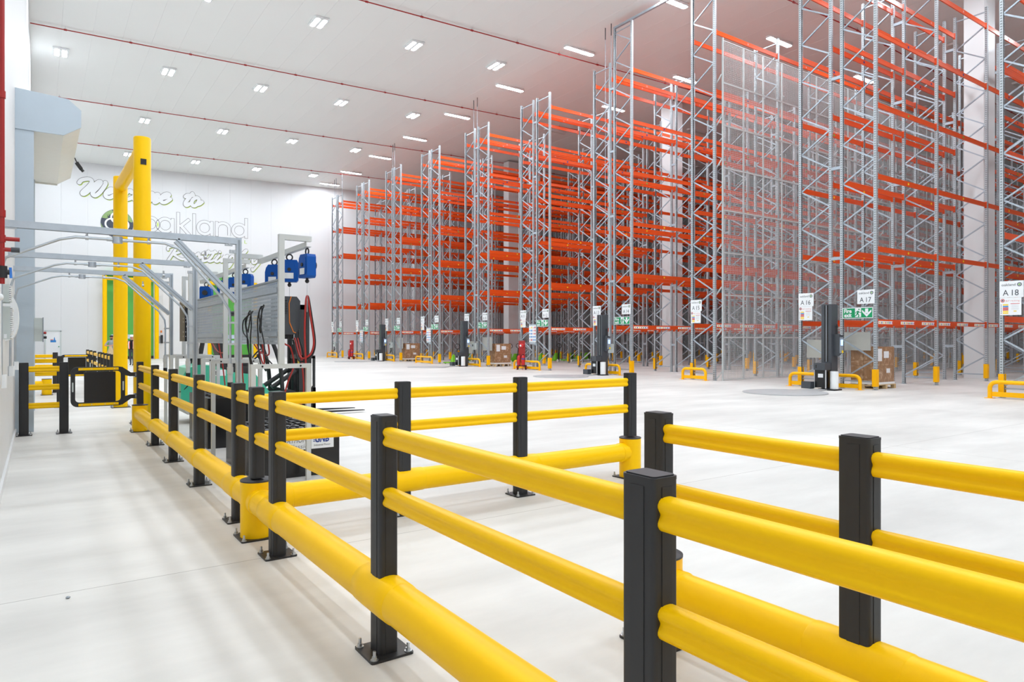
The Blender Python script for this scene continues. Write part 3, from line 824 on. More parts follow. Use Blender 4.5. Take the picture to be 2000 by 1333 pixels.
# ------------------------------------------------------------------ cable gantries over the walkway
def gantry(label, y, bx, jx, xe=1.95, zt=2.8):
    t = thing('cable_gantry', label, 'cable gantry', (xe, y, 0), 'galvanised strut gantries over the walkway')
    s = 0.055
    def strut(p0, p1):
        b = MB()
        d = Vector(p1)-Vector(p0)
        if abs(d.z) < 1e-4:
            pf = [(y-s/2, zt-s), (y+s/2, zt-s), (y+s/2, zt), (y-s/2, zt)]
            b.prism([(y-s/2-.006, zt-s*1.3), (y-s/2+.006, zt-s*1.3), (y-s/2+.006, zt-.01), (y+s/2-.006, zt-.01), (y+s/2-.006, zt-s*1.3), (y+s/2+.006, zt-s*1.3), (y+s/2+.006, zt), (y-s/2-.006, zt)], 'x', p0[0], p1[0])
        else:
            b.bar(p0, p1, s+0.012, s+0.012)
            b.bar(Vector(p0)+Vector((0, -s/2-.007, 0)), Vector(p1)+Vector((0, -s/2-.007, 0)), 0.018, 0.002, 1)
        return b
    obj('top_strut', strut((XL, y, zt), (xe-0.02, y, zt)), 'zinc', t)
    po = MB().box(xe-0.03, xe+0.03, y-0.03, y+0.03, 0.01, zt+0.005); po.box(xe-0.012, xe+0.012, y-0.033, y-0.028, 0.1, zt-0.02, 1)
    obj('post', po, ['zinc', 'galv_dark'], t)
    obj('foot_plate', MB().box(xe-0.07, xe+0.07, y-0.07, y+0.07, 0, 0.012), 'galv', t)
    obj('brace', strut((bx, y, zt-s*1.4), (xe-0.03, y, 2.06)), ['zinc', 'galv_dark'], t)
    g = MB()
    for x, z in ((xe-0.1, zt-0.075), (xe-0.05, zt-0.16)):
        g.box(x-0.05, x+0.03, y-0.02, y+0.02, z-0.02, z+0.02)
        g.cyl((x-0.01, y-0.035, z), (x-0.01, y-0.02, z), 0.012, 6)
        obj('corner_bracket', g, 'bolt_zinc', t); g = MB()
    g.box(XL, XL+0.15, y-0.02, y+0.02, zt-0.085, zt-0.06); obj('wall_bracket', g, 'bolt_zinc', t)
    # conduit: drops off the wall, runs under the strut, follows the brace and falls beside the post
    zc = zt-0.125; yc = y-0.03
    path = [(XL+0.025, yc, 1.22), (XL+0.025, yc, 2.3), (XL+0.06, yc, 2.42), (0.18, yc, zc-0.035), (0.32, yc, zc), (bx-0.12, yc, zc), (bx+0.02, yc, zc-0.05), (xe-0.2, yc, 2.1), (xe-0.11, yc, 1.95), (xe-0.1, yc, 1.85), (xe-0.1, yc, 1.3)]
    sm = []
    for i in range(len(path)-1):
        a, b_ = Vector(path[i]), Vector(path[i+1]); sm.append(a)
    sm.append(Vector(path[-1]))
    obj('conduit', MB().tube(sm, 0.0145, 10), 'zinc', t)
    j = MB().cyl((jx, yc, zc-0.035), (jx, yc, zc+0.035), 0.05, 16); j.cyl((jx-0.1, yc, zc), (jx+0.1, yc, zc), 0.02, 10)
    obj('junction_box', j, 'zinc', t)
    c = MB()
    for x, z in ((0.42, zc), (bx-0.28, zc), (bx+0.3, 2.55 if bx > 1 else 2.5)):
        c.cyl((x-0.015, yc, z), (x+0.015, yc, z), 0.024, 10); c.cyl((x, yc+0.01, z+0.02), (x, yc+0.01, z+0.07), 0.012, 6)
    for z in (1.8, 1.55): c.box(xe-0.12, xe-0.02, yc-0.02, yc+0.02, z-0.012, z+0.012)
    obj('saddle', c, 'bolt_zinc', t)
    p_ = MB().cyl((xe-0.1, yc, 1.1), (xe-0.1, yc, 1.32), 0.03, 12); p_.cyl((xe-0.1, yc, 1.2), (xe-0.1, yc, 1.28), 0.036, 12); obj('socket', p_, 'portal_grey', t)
    p_ = MB().cyl((xe-0.1, yc, 0.98), (xe-0.1, yc, 1.1), 0.032, 12); obj('plug', p_, 'cable_black', t)
    obj('wall_socket', MB().prism(rr(0.07, 0.09, 0.02, 3, XL+0.036, yc), 'z', 1.12, 1.25), 'white_panel', t)
    return t
gantry('first galvanised cable gantry over the walkway, longest in view', 8.5, 1.28, 0.70)
gantry('middle galvanised cable gantry over the walkway', 11.25, 1.22, 0.62, zt=2.78)
gantry('third and hindmost galvanised cable gantry over the walkway', 13.5, 1.2, 0.6, zt=2.78)
# ------------------------------------------------------------------ battery charging stands
def portal(b, xa, xb, y, h, w=0.05):
    b.box(xa, xa+w, y-w/2, y+w/2, 0, h-w); b.box(xb-w, xb, y-w/2, y+w/2, 0, h-w); b.box(xa, xb, y-w/2, y+w/2, h-w, h)
def dots(b, pts, y, r=0.011):
    for x, z in pts: b.cyl((x, y-0.029, z), (x, y-0.024, z), r, 8)
def stand(label, y0, y1, px, xa, xb, panel=True, hp=1.33, top=2.78):
    t = thing('charging_stand', label, 'charging stand', (px, y0, 0), 'pale steel battery charging stands')
    ax = 2.535
    for y in (y0, y1):
        b = MB(); portal(b, xa, xb, y, hp); obj('lower_portal', b, 'portal_grey', t)
        b = MB(); b.box(px, px+0.06, y-0.03, y+0.03, hp, top-0.06); obj('post', b, 'portal_grey', t)
        b = MB(); b.box(px, ax+0.03, y-0.03, y+0.03, top-0.06, top); obj('arm', b, 'portal_grey', t)
        d = MB(); dots(d, [(xa+0.12, hp-0.025), (xb-0.12, hp-0.025), (px+0.03, 1.9)], y); obj('hole', d, 'black_gloss', t)
        d = MB(); dots(d, [(px+0.025, 2.14), (px+0.025, 1.66)], y, 0.013); obj('bolt', d, 'bolt_zinc', t)
    obj('boom', MB().prism([(ax-0.03, top-0.12), (ax+0.03, top-0.12), (ax+0.03, top-0.112), (ax-0.022, top-0.112), (ax-0.022, top-0.062), (ax-0.03, top-0.062)], 'y', y0-0.02, y1+0.03), 'portal_grey', t)
    if panel:
        x = px+0.01; z0, z1 = 1.56, 2.26; ya, yb = y0+0.04, y1-0.04
        b = MB(); pit = 0.043; wv = 0.027
        n = int((yb-ya)/pit)
        for i in range(n+1):
            c = ya+(yb-ya)*i/n; b.box(x-0.001, x+0.001, c-wv/2, c+wv/2, z0, z1)
        n = int((z1-z0)/pit)
        for i in range(n+1):
            c = z0+(z1-z0)*i/n; b.box(x-0.0008, x+0.0012, ya, yb, c-wv/2, c+wv/2)
        o = obj('perforated_panel', b, 'galv', t); o['kind'] = 'stuff'
        obj('panel_rail', MB().box(x-0.02, x-0.002, ya, yb, 2.13, 2.19), 'galv', t)
        obj('panel_rail', MB().box(x-0.02, x-0.002, ya, yb, 1.64, 1.69), 'galv', t)
        obj('panel_edge', MB().box(x-0.015, x+0.02, ya-0.02, yb+0.02, z1, z1+0.02), 'galv_dark', t)
    return t
stand('first pale steel charging stand, with tangled black leads on its perforated panel', 7.74, 9.8, 2.2, 1.9, 2.56)
middle_stand = stand('middle pale steel charging stand with a bare perforated panel', 10.5, 12.7, 2.2, 1.9, 2.6)
stand('third pale steel charging stand with a black end panel', 13.3, 13.95, 2.2, 1.9, 2.6, panel=False)
t = thing('end_panel', 'black bolted end panel hung on the third charging stand', 'panel', (2.2, 13.6, 1.55))
obj('panel', MB().box(2.15, 2.2, 13.36, 13.9, 1.57, 2.3), 'black_plate', t)
b = MB()
for z in (1.66, 1.74, 1.92, 1.98, 2.2):
    b.cyl((2.145, 13.5, z), (2.15, 13.5, z), 0.012, 8); b.cyl((2.165, 13.355, z), (2.165, 13.36, z), 0.01, 8)
obj('bolt', b, 'bolt_zinc', t)
obj('charger_case', MB().box(2.225, 2.4, 12.3, 12.95, 1.62, 2.05), 'blue_case', middle_stand, label='blue charger case')

# tool balancers
def balancer(label, x, y, rz, ztop, drop=0.35, cable=None, tilt=0):
    t = thing('spring_balancer', label, 'spring balancer', (x, y, ztop-0.36), 'blue balancers on the charging stands')
    z1 = ztop-0.07; z0 = z1-0.27
    b = MB().prism([(-0.105, z0+0.02), (-0.09, z0), (0.085, z0), (0.105, z0+0.025), (0.105, z1-0.03), (0.09, z1), (-0.06, z1), (-0.09, z1-0.04), (-0.105, z1-0.1)], 'y', -0.055, 0.055)
    b.prism(rr(0.15, 0.2, 0.03, 3, 0.0, (z0+z1)/2), 'y', -0.062, 0.062)
    def place(m):
        ca, sa = math.cos(rz), math.sin(rz)
        m.v = [(x+p[0]*ca-p[1]*sa, y+p[0]*sa+p[1]*ca, p[2]) for p in m.v]; return m
    obj('case', place(b), 'blue_case', t)
    obj('hook', place(MB().tube([(0.035*math.cos(R(a)), 0, z1+0.035+0.036*math.sin(R(a))) for a in range(0, 360, 24)], 0.009, 8, closed=True)), 'black_plastic', t)
    obj('dial', place(MB().cyl((0.0, -0.062, z0+0.15), (0.0, -0.072, z0+0.15), 0.022, 14)), 'black_plastic', t)
    obj('drum_knob', place(MB().cyl((0, 0.062, z0+0.15), (0, 0.1, z0+0.15), 0.045, 14)), 'black_plastic', t)
    obj('data_label', place(MB().box(-0.055, 0.05, -0.0635, -0.062, z0+0.04, z0+0.11)), 'sign_white', t)
    b = MB().ball((0, 0, z0-0.035), 0.024); b.cyl((0, 0, z0-0.03), (0, 0, z0+0.005), 0.015, 8)
    obj('stop_ball', place(b), 'black_plastic', t)
    w = MB().cyl((0, 0, z0-0.05), (0, 0, z0-0.05-drop*0.55), 0.0022, 5)
    w.tube([(0.012*math.cos(R(a)), 0, z0-0.05-drop*0.75+drop*0.22*math.sin(R(a))) for a in range(0, 360, 30)], 0.003, 6, closed=True)
    obj('suspension_wire', place(w), 'bolt_zinc', t)
    return t
AX = 2.535; BT = 2.648
balancer('first blue balancer at the open end of the first stand, seen edge-on', AX, 7.78, R(-80), BT)
balancer('second blue balancer on the first stand, its white label facing the walkway', AX, 8.45, R(-20), BT)
balancer('third blue balancer on the first stand, half hidden behind its post', AX, 9.1, R(-40), BT)
balancer('first blue balancer on the middle stand, in front of the far lettering', AX, 10.62, R(-35), BT, 0.2)
balancer('second blue balancer on the middle stand', AX, 11.3, R(-30), BT, 0.2)
balancer('third blue balancer on the middle stand, deepest of its three', AX, 12.0, R(-30), BT, 0.2)
balancer('blue balancer with a black knob on the third stand', AX, 13.5, R(150), BT, 0.2)

# chargers and cables
t = thing('battery_charger', 'dark grey wedge-shaped battery charger with an orange edge line', 'battery charger', (2.4, 8.1, 1.62))
obj('case', MB().prism([(2.27, 1.66), (2.43, 1.66), (2.5, 1.74), (2.5, 2.05), (2.46, 2.1), (2.27, 2.1)], 'y', 7.92, 8.3), 'dark_grey', t)
obj('edge_line', MB().tube([(2.395, 7.917, 2.1), (2.37, 7.917, 2.02), (2.375, 7.917, 1.8), (2.42, 7.917, 1.69), (2.45, 7.917, 1.68)], 0.006, 6), 'ink_orange', t)
v = MB()
for i in range(9): v.box(2.285, 2.35, 7.915, 7.921, 1.9+i*0.018, 1.908+i*0.018)
obj('vent_slot', v, 'black_gloss', t)['kind'] = 'stuff'
v = MB()
for i in range(8): v.box(2.29+i*0.018, 2.3+i*0.018, 7.93, 8.28, 1.61, 1.66)
obj('terminal_comb', v, 'black_plastic', t)
def cable(label, pts_list, loc, r=0.011):
    t = thing('charging_cable', label, 'cable', loc)
    for m, pts in pts_list:
        obj('lead', MB().tube(catmull(pts, 6), r, 8), m, t)
    return t
y = 7.79
cable('long red and black charging lead looped from the first balancer', [
    ('cable_red', [(2.46, 8.0, 1.62), (2.48, 7.85, 1.4), (2.55, y, 1.41), (2.6, y, 1.48), (2.615, y, 1.6), (2.58, y, 1.85), (2.55, y, 2.06), (2.535, y, 2.1), (2.52, y, 2.0), (2.51, y, 1.7), (2.52, y, 1.4), (2.53, y, 1.1)]),
    ('cable_black', [(2.45, 8.03, 1.6), (2.47, 7.87, 1.36), (2.56, y+.015, 1.385), (2.62, y+.015, 1.46), (2.635, y+.015, 1.6), (2.6, y+.015, 1.85), (2.565, y+.015, 2.06), (2.545, y+.015, 2.1), (2.535, y+.015, 2.0), (2.525, y+.015, 1.7), (2.535, y+.015, 1.4), (2.545, y+.015, 1.05)])], (2.57, y, 1.3))
y = 8.45
cable('short red and black lead looped under the second balancer', [
    ('cable_red', [(2.42, y, 1.66), (2.5, y, 1.9), (2.545, y, 2.08), (2.575, y, 2.12), (2.6, y, 2.06), (2.6, y, 1.85)]),
    ('cable_black', [(2.44, y+.02, 1.66), (2.52, y+.02, 1.9), (2.56, y+.02, 2.09), (2.595, y+.02, 2.12), (2.625, y+.02, 2.06), (2.62, y+.02, 1.85)])], (2.57, y, 1.7))
cable('red leads sagging below the perforated panels', [
    ('cable_red', [(2.28, 7.95, 1.6), (2.32, 7.9, 1.55), (2.4, 7.95, 1.5), (2.45, 8.0, 1.3), (2.38, 8.0, 1.1), (2.3, 8.1, 0.7)]),
    ('cable_red', [(2.26, 8.4, 1.6), (2.3, 8.5, 1.42), (2.3, 8.9, 1.45), (2.28, 9.2, 1.58)]),
    ('cable_red', [(2.28, 9.0, 1.6), (2.33, 8.95, 1.35), (2.34, 8.85, 1.3), (2.3, 8.8, 1.58)]),
    ('cable_red', [(2.28, 9.9, 2.0), (2.3, 9.9, 1.6), (2.32, 9.9, 1.2), (2.35, 9.9, 0.8)]),
    ('cable_red', [(2.26, 10.6, 1.6), (2.3, 10.9, 1.42), (2.3, 11.4, 1.42), (2.27, 11.8, 1.6)]),
    ('cable_red', [(2.27, 11.2, 1.6), (2.3, 11.2, 1.4), (2.32, 11.15, 1.25), (2.35, 11.1, 0.9)]),
    ('cable_red', [(2.5, 8.02, 1.62), (2.52, 7.95, 1.4), (2.55, 7.95, 1.0), (2.5, 8.0, 0.72)]),
    ('cable_black', [(2.52, 8.02, 1.62), (2.56, 7.97, 1.4), (2.58, 7.97, 1.0), (2.55, 8.0, 0.72)])], (2.3, 8.5, 1.3), 0.0095)
x = 2.17
cable('black leads hung in tangled loops on the first perforated panel', [
    ('cable_black', [(x, 8.22, 2.0), (x-.04, 8.16, 1.92), (x-.04, 8.26, 1.75), (x-.02, 8.3, 1.68), (x-.04, 8.2, 1.76), (x-.03, 8.21, 1.99), (x-.05, 8.3, 1.85), (x-.04, 8.32, 1.6), (x-.05, 8.24, 1.42), (x-.02, 8.26, 1.28)]),
    ('cable_black', [(x, 8.22, 2.01), (x-.05, 8.25, 1.9), (x-.03, 8.1, 1.55), (x-.04, 8.02, 1.42), (x+.02, 7.95, 1.32)]),
    ('cable_black', [(x, 8.72, 1.95), (x-.05, 8.62, 1.9), (x-.05, 8.74, 1.72), (x-.03, 8.84, 1.7), (x-.04, 8.9, 1.8), (x-.03, 8.74, 1.96), (x-.05, 8.6, 1.8), (x-.04, 8.68, 1.6), (x-.05, 8.62, 1.4), (x-.03, 8.66, 1.15)]),
    ('cable_black', [(x, 8.86, 1.92), (x-.05, 8.98, 1.84), (x-.05, 9.0, 1.7), (x-.04, 8.8, 1.6), (x-.05, 8.72, 1.45), (x-.02, 8.7, 1.2)]),
    ('cable_black', [(x, 8.74, 1.95), (x-.06, 8.84, 1.85), (x-.05, 8.8, 1.65), (x-.05, 8.75, 1.48), (x-.03, 8.55, 1.25)])], (x, 8.5, 1.3), 0.0075)

# traction batteries
def battery(label, xa, xb, y0, y1, h, text):
    t = thing('traction_battery', label, 'battery', ((xa+xb)/2, (y0+y1)/2, 0))
    obj('case', MB().prism(rr(xb-xa, y1-y0, 0.02, 2, (xa+xb)/2, (y0+y1)/2), 'z', 0.0, h), 'black_gloss', t)
    c = MB(); nx, ny = 4, 6
    for i in range(nx):
        for j in range(ny):
            cx = xa+0.08+(xb-xa-0.16)*(i+.5)/nx; cy = y0+0.08+(y1-y0-0.16)*(j+.5)/ny
            c.box(cx-0.08, cx+0.08, cy-0.07, cy+0.07, h, h+0.025)
            c.cyl((cx, cy, h+0.025), (cx, cy, h+0.045), 0.022, 10, 1)
    obj('cell', c, ['black_plastic', 'dark_grey'], t)['kind'] = 'stuff'
    l = MB()
    for i in range(nx-1):
        cx = xa+0.08+(xb-xa-0.16)*(i+1)/nx
        l.tube(catmull([(cx-0.1, y0+0.15, h+0.05), (cx, y0+0.3, h+0.075), (cx+0.06, y0+0.5, h+0.06), (cx-0.03, y1-0.2, h+0.06)], 5), 0.009, 6)
    obj('link_lead', l, 'cable_black', t)
    if text:
        y = y0-0.003; z0 = 0.315; xl = xb-0.78
        pa = obj('maker_label', MB().box(xl, xl+0.42, y, y0+0.001, z0, z0+0.165), 'sign_white', t)
        b = MB(); add_text(b, 'MARATHON', 0.085, lambda a, c: (xl+0.01+a+c*0.2, y-0.002, z0+0.085+c), width=0.36, bold=0.002)
        add_text(b, 'Classic', 0.075, lambda a, c: (xl+0.15+a+c*0.2, y-0.002, z0+0.015+c), width=0.23)
        obj('lettering', b, 'ink_grey', pa)
        pa = obj('maker_label', MB().box(xl+0.43, xl+0.70, y, y0+0.001, z0, z0+0.165), 'sign_white', t)
        b = MB(); add_text(b, 'GNB', 0.1, lambda a, c: (xl+0.47+a+c*0.2, y-0.002, z0+0.075+c), width=0.17, bold=0.004)
        for k in range(4): b.box(xl+0.45+k*0.004, xl+0.475, y-0.002, y-0.001, z0+0.082+k*0.018, z0+0.09+k*0.018)
        add_text(b, 'Industrial Power', 0.032, lambda a, c: (xl+0.46+a+c*0.2, y-0.002, z0+0.03+c), 1, width=0.2)
        obj('lettering', b, ['ink_navy', 'ink_dark'], pa)
    return t
battery('black traction battery with maker labels under the first stand', 2.02, 2.99, 7.95, 9.5, 0.5, True)
battery('black traction battery with loose leads on top under the middle stand', 2.03, 2.9, 10.72, 12.2, 0.74, False)

# ------------------------------------------------------------------ forklift behind the charging stands
FY = 14.6
t = thing('forklift', 'teal counterbalance forklift parked behind the charging stands', 'forklift', (3.3, FY, 0))
b = MB()
pf = [(2.42, 0.34), (2.36, 0.5), (2.36, 0.85), (2.45, 1.06), (2.62, 1.12), (2.85, 1.1), (3.05, 1.0), (3.05, 0.34)]
b.prism(pf, 'y', FY-0.52, FY+0.52); obj('counterweight', b, 'teal', t)
obj('lower_skirt', MB().prism([(2.46, 0.18), (2.38, 0.34), (3.05, 0.34), (3.05, 0.18)], 'y', FY-0.5, FY+0.5), 'beige_panel', t)
b = MB().prism([(3.05, 0.25), (3.05, 0.98), (3.5, 0.9), (3.75, 0.5), (4.15, 0.5), (4.15, 0.2)], 'y', FY-0.5, FY+0.5); obj('body', b, 'teal', t)
obj('bonnet', MB().prism([(2.95, 0.98), (2.95, 1.12), (3.5, 1.06), (3.5, 0.9)], 'y', FY-0.4, FY+0.4), 'black_plastic', t)
s = obj('seat', MB().prism(rr(0.5, 0.5, 0.1, 3, 3.25, FY), 'z', 1.06, 1.2), 'black_plastic', t)
obj('seat_back', MB().prism([(3.0, 1.15), (2.9, 1.62), (2.96, 1.68), (3.04, 1.65), (3.13, 1.18)], 'y', FY-0.24, FY+0.24), 'black_plastic', t)
pl = obj('number_plate', MB().box(2.78, 3.02, FY-0.525, FY-0.521, 0.9, 1.02), 'sign_white', t)
bb = MB(); add_text(bb, '18', 0.11, lambda a, c: (2.82+a, FY-0.527, 0.92+c), bold=0.002); obj('lettering', bb, 'ink_dark', pl)
g = MB()
for yy in (FY-0.46, FY+0.46):
    g = MB(); g.tube(catmull([(3.95, yy, 0.5), (3.88, yy, 1.2), (3.6, yy, 2.02), (3.45, yy, 2.12), (2.95, yy, 2.1), (2.75, yy, 1.9), (2.62, yy, 1.1)], 5), 0.036, 8)
    obj('overhead_guard', g, 'black_plastic', t)
g = MB()
for i in range(7): g.bar((2.9+i*0.1, FY-0.45, 2.12), (2.9+i*0.1, FY+0.45, 2.12), 0.035, 0.025)
obj('guard_bar', g, 'black_plastic', t)
g = MB()
for yy in (FY-0.36, FY+0.36):
    g.prism([(4.24, yy-0.05), (4.42, yy-0.05), (4.42, yy+0.05), (4.24, yy+0.05), (4.24, yy+0.03), (4.38, yy+0.03), (4.38, yy-0.03), (4.24, yy-0.03)], 'z', 0.1, 2.33)
g.box(4.26, 4.4, FY-0.41, FY+0.41, 2.23, 2.33); g.box(4.26, 4.4, FY-0.41, FY+0.41, 0.15, 0.3); g.box(4.26, 4.4, FY-0.41, FY+0.41, 1.2, 1.28)
obj('mast', g, 'black_plastic', t)
g = MB()
for yy in (FY-0.22, FY+0.22):
    g = MB(); g.cyl((4.3, yy, 0.2), (4.3, yy, 1.5), 0.035, 10); g.cyl((4.3, yy, 1.5), (4.3, yy, 2.2), 0.022, 10, 1)
    obj('lift_cylinder', g, ['black_plastic', 'zinc'], t)
g = MB()
for yy in (FY-0.3, FY+0.3): obj('tilt_cylinder', MB().cyl((3.8, yy, 0.62), (4.22, yy, 0.95), 0.045, 10), 'black_plastic', t)
g = MB()
for z in (0.16, 0.5): g.box(4.45, 4.51, FY-0.5, FY+0.5, z, z+0.1)
for yy in (-0.5, -0.25, 0, 0.25, 0.46): g.box(4.46, 4.5, FY+yy, FY+yy+0.04, 0.16, 1.25)
g.box(4.46, 4.5, FY-0.5, FY+0.5, 1.21, 1.27)
obj('load_backrest', g, 'black_plastic', t)
for yy in (FY-0.3, FY+0.26):
    obj('fork', MB().prism([(4.51, 0.62), (4.55, 0.62), (4.56, 0.1), (4.62, 0.085), (5.66, 0.055), (5.66, 0.04), (4.54, 0.04), (4.51, 0.07)], 'y', yy-0.05, yy+0.05), 'black_plate', t)
for (x, r_, yo) in ((2.78, 0.235, 0.46), (4.02, 0.29, 0.47)):
    for sgn in (-1, 1):
        yy = FY+sgn*yo
        w = obj('wheel', MB().tube([(x, yy-0.09, r_), (x, yy-0.07, r_), (x, yy+0.07, r_), (x, yy+0.09, r_)], [r_-0.04, r_, r_, r_-0.04], 28), 'rubber', t)
        obj('hub', MB().cyl((x, yy+sgn*0.088, r_), (x, yy+sgn*0.1, r_), r_*0.5, 18), 'dark_grey', w)
g = MB(); g.tube([(3.62+0.17*math.cos(R(a))*0.6, FY+0.17*math.sin(R(a)), 1.3+0.17*math.cos(R(a))*0.7) for a in range(0, 360, 20)], 0.016, 8, closed=True); g.cyl((3.62, FY, 1.3), (3.8, FY, 0.95), 0.025, 8)
obj('steering_wheel', g, 'black_plastic', t)
obj('warning_plate', MB().box(4.235, 4.24, FY-0.42, FY-0.32, 1.02, 1.2), 'ink_yellow', t)
obj('cable_lead', MB().tube(catmull([(2.42, FY-0.3, 0.95), (2.3, FY-0.45, 0.72), (2.36, FY-0.5, 0.62), (2.5, FY-0.53, 0.8), (2.55, FY-0.54, 1.0)], 6), 0.009, 8), 'cable_black', t)

# the truck is longer than first drawn: stretch body behind the fork face, wheels only move
def fx(x): return 2.2+(x-2.36)*1.2 if x < 4.5 else 2.2+2.14*1.2+(x-4.5)
for o in list(t.children):
    nm = o.name.split('.')[0]; ox = ORG[o.name].x
    nx = fx(ox) if nm in ('wheel', 'steering_wheel') else None
    if nx is not None: o.location.x += nx-ox; continue
    fam = [o]+list(o.children)
    for q in fam:
        base = ORG[q.name].x
        for v in q.data.vertices: v.co.x = fx(v.co.x+base)-base
# ------------------------------------------------------------------ aisle signs (they face the walkway, -x)
RK = {1: 'first', 2: 'first', 3: 'second', 4: 'second', 5: 'third', 6: 'third', 7: 'fourth', 8: 'fourth', 9: 'fifth', 10: 'fifth', 11: 'sixth', 12: 'sixth', 13: 'seventh', 14: 'seventh', 15: 'eighth', 16: 'ninth', 17: 'ninth', 18: 'tenth'}
SX = X0-0.075
def PL(y_left, x=SX-0.006): return lambda a, c: (x, y_left-a, c)      # reading direction runs towards -y
def mini_emblem(mb, x, y, z, r, m_ring, m_core):
    n = 16
    ring = lambda rad, dx: [(x-dx, y+rad*math.cos(2*math.pi*i/n), z+rad*math.sin(2*math.pi*i/n)) for i in range(n)]
    mb.add(ring(r, 0), [tuple(range(n))], m_ring); mb.add(ring(r*0.62, 0.002), [tuple(range(n))], 0); mb.add(ring(r*0.42, 0.004), [tuple(range(n))], m_core)
FIRST = (1, 3, 5, 7, 9, 11, 13, 15, 16, 18)
def aisle_sign(num, y0, w=0.56, z0=2.75, z1=3.2):
    yl = y0
    o = obj('aisle_sign', MB().box(SX-0.004, SX, yl-w, yl, z0, z1), 'sign_white', None, origin=(SX, yl-w/2, z0))
    tag(o, 'white aisle sign A %d, %s corner of the %s rack from the back wall' % (num, 'far' if num in FIRST else 'near', RK[num]), 'sign', 'white aisle signs on the rack ends')
    h = z1-z0
    b = MB()
    p = PL(yl)
    add_text(b, 'A', h*0.5, lambda a, c: p(w*0.14+a, z0+h*0.12+c), 1, width=w*0.24)
    add_text(b, str(num), h*0.5, lambda a, c: p(w*0.52+a, z0+h*0.12+c), 1, width=w*(0.28 if num > 9 else 0.15))
    add_text(b, 'oakland', h*0.22, lambda a, c: p(w*0.09+a, z0+h*0.70+c), 1, width=w*0.58)
    mini_emblem(b, SX-0.006, yl-w*0.83, z0+h*0.77, h*0.12, 2, 3)
    obj('lettering', b, ['sign_white', 'ink_dark', 'ink_slate', 'ink_green'], o)
    return o
def site_notice(num, yl, w=0.5, z0=2.27, z1=2.745):
    o = obj('site_notice', MB().box(SX-0.004, SX, yl-w, yl, z0, z1), 'sign_white', None, origin=(SX, yl-w/2, z0))
    tag(o, 'white notice with coloured bars on the %s rack from the back wall, below A %d' % (RK[num], num), 'sign', 'safety notices on the rack ends')
    h = z1-z0; p = PL(yl)
    b = MB()
    mini_emblem(b, SX-0.006, yl-w*0.13, z0+h*0.84, h*0.1, 1, 4)
    add_text(b, 'ar', h*0.17, lambda a, c: p(w*0.27+a, z0+h*0.78+c), 2, width=w*0.2)
    add_text(b, 'racking', h*0.13, lambda a, c: p(w*0.5+a, z0+h*0.78+c), 2, width=w*0.42)
    def rect(a0, a1, c0, c1, m): b.add([p(a0*w, z0+c0*h), p(a1*w, z0+c0*h), p(a1*w, z0+c1*h), p(a0*w, z0+c1*h)], [(0,1,2,3)], m)
    for k, m in enumerate((3, 5, 1, 1, 3, 3)):
        rect(0.14, 0.40, 0.56-k*0.095, 0.63-k*0.095, m); rect(0.04, 0.09, 0.565-k*0.095, 0.62-k*0.095, 6)
    rect(0.5, 0.92, 0.64, 0.67, 1); rect(0.64, 0.78, 0.2, 0.25, 3)
    for k in range(5): rect(0.54, 0.88, 0.56-k*0.06, 0.567-k*0.06, 6)
    obj('print', b, ['sign_white', 'ink_red', 'ink_pink', 'ink_yellow', 'ink_dark', 'ink_blue', 'ink_grey'], o)
    return o
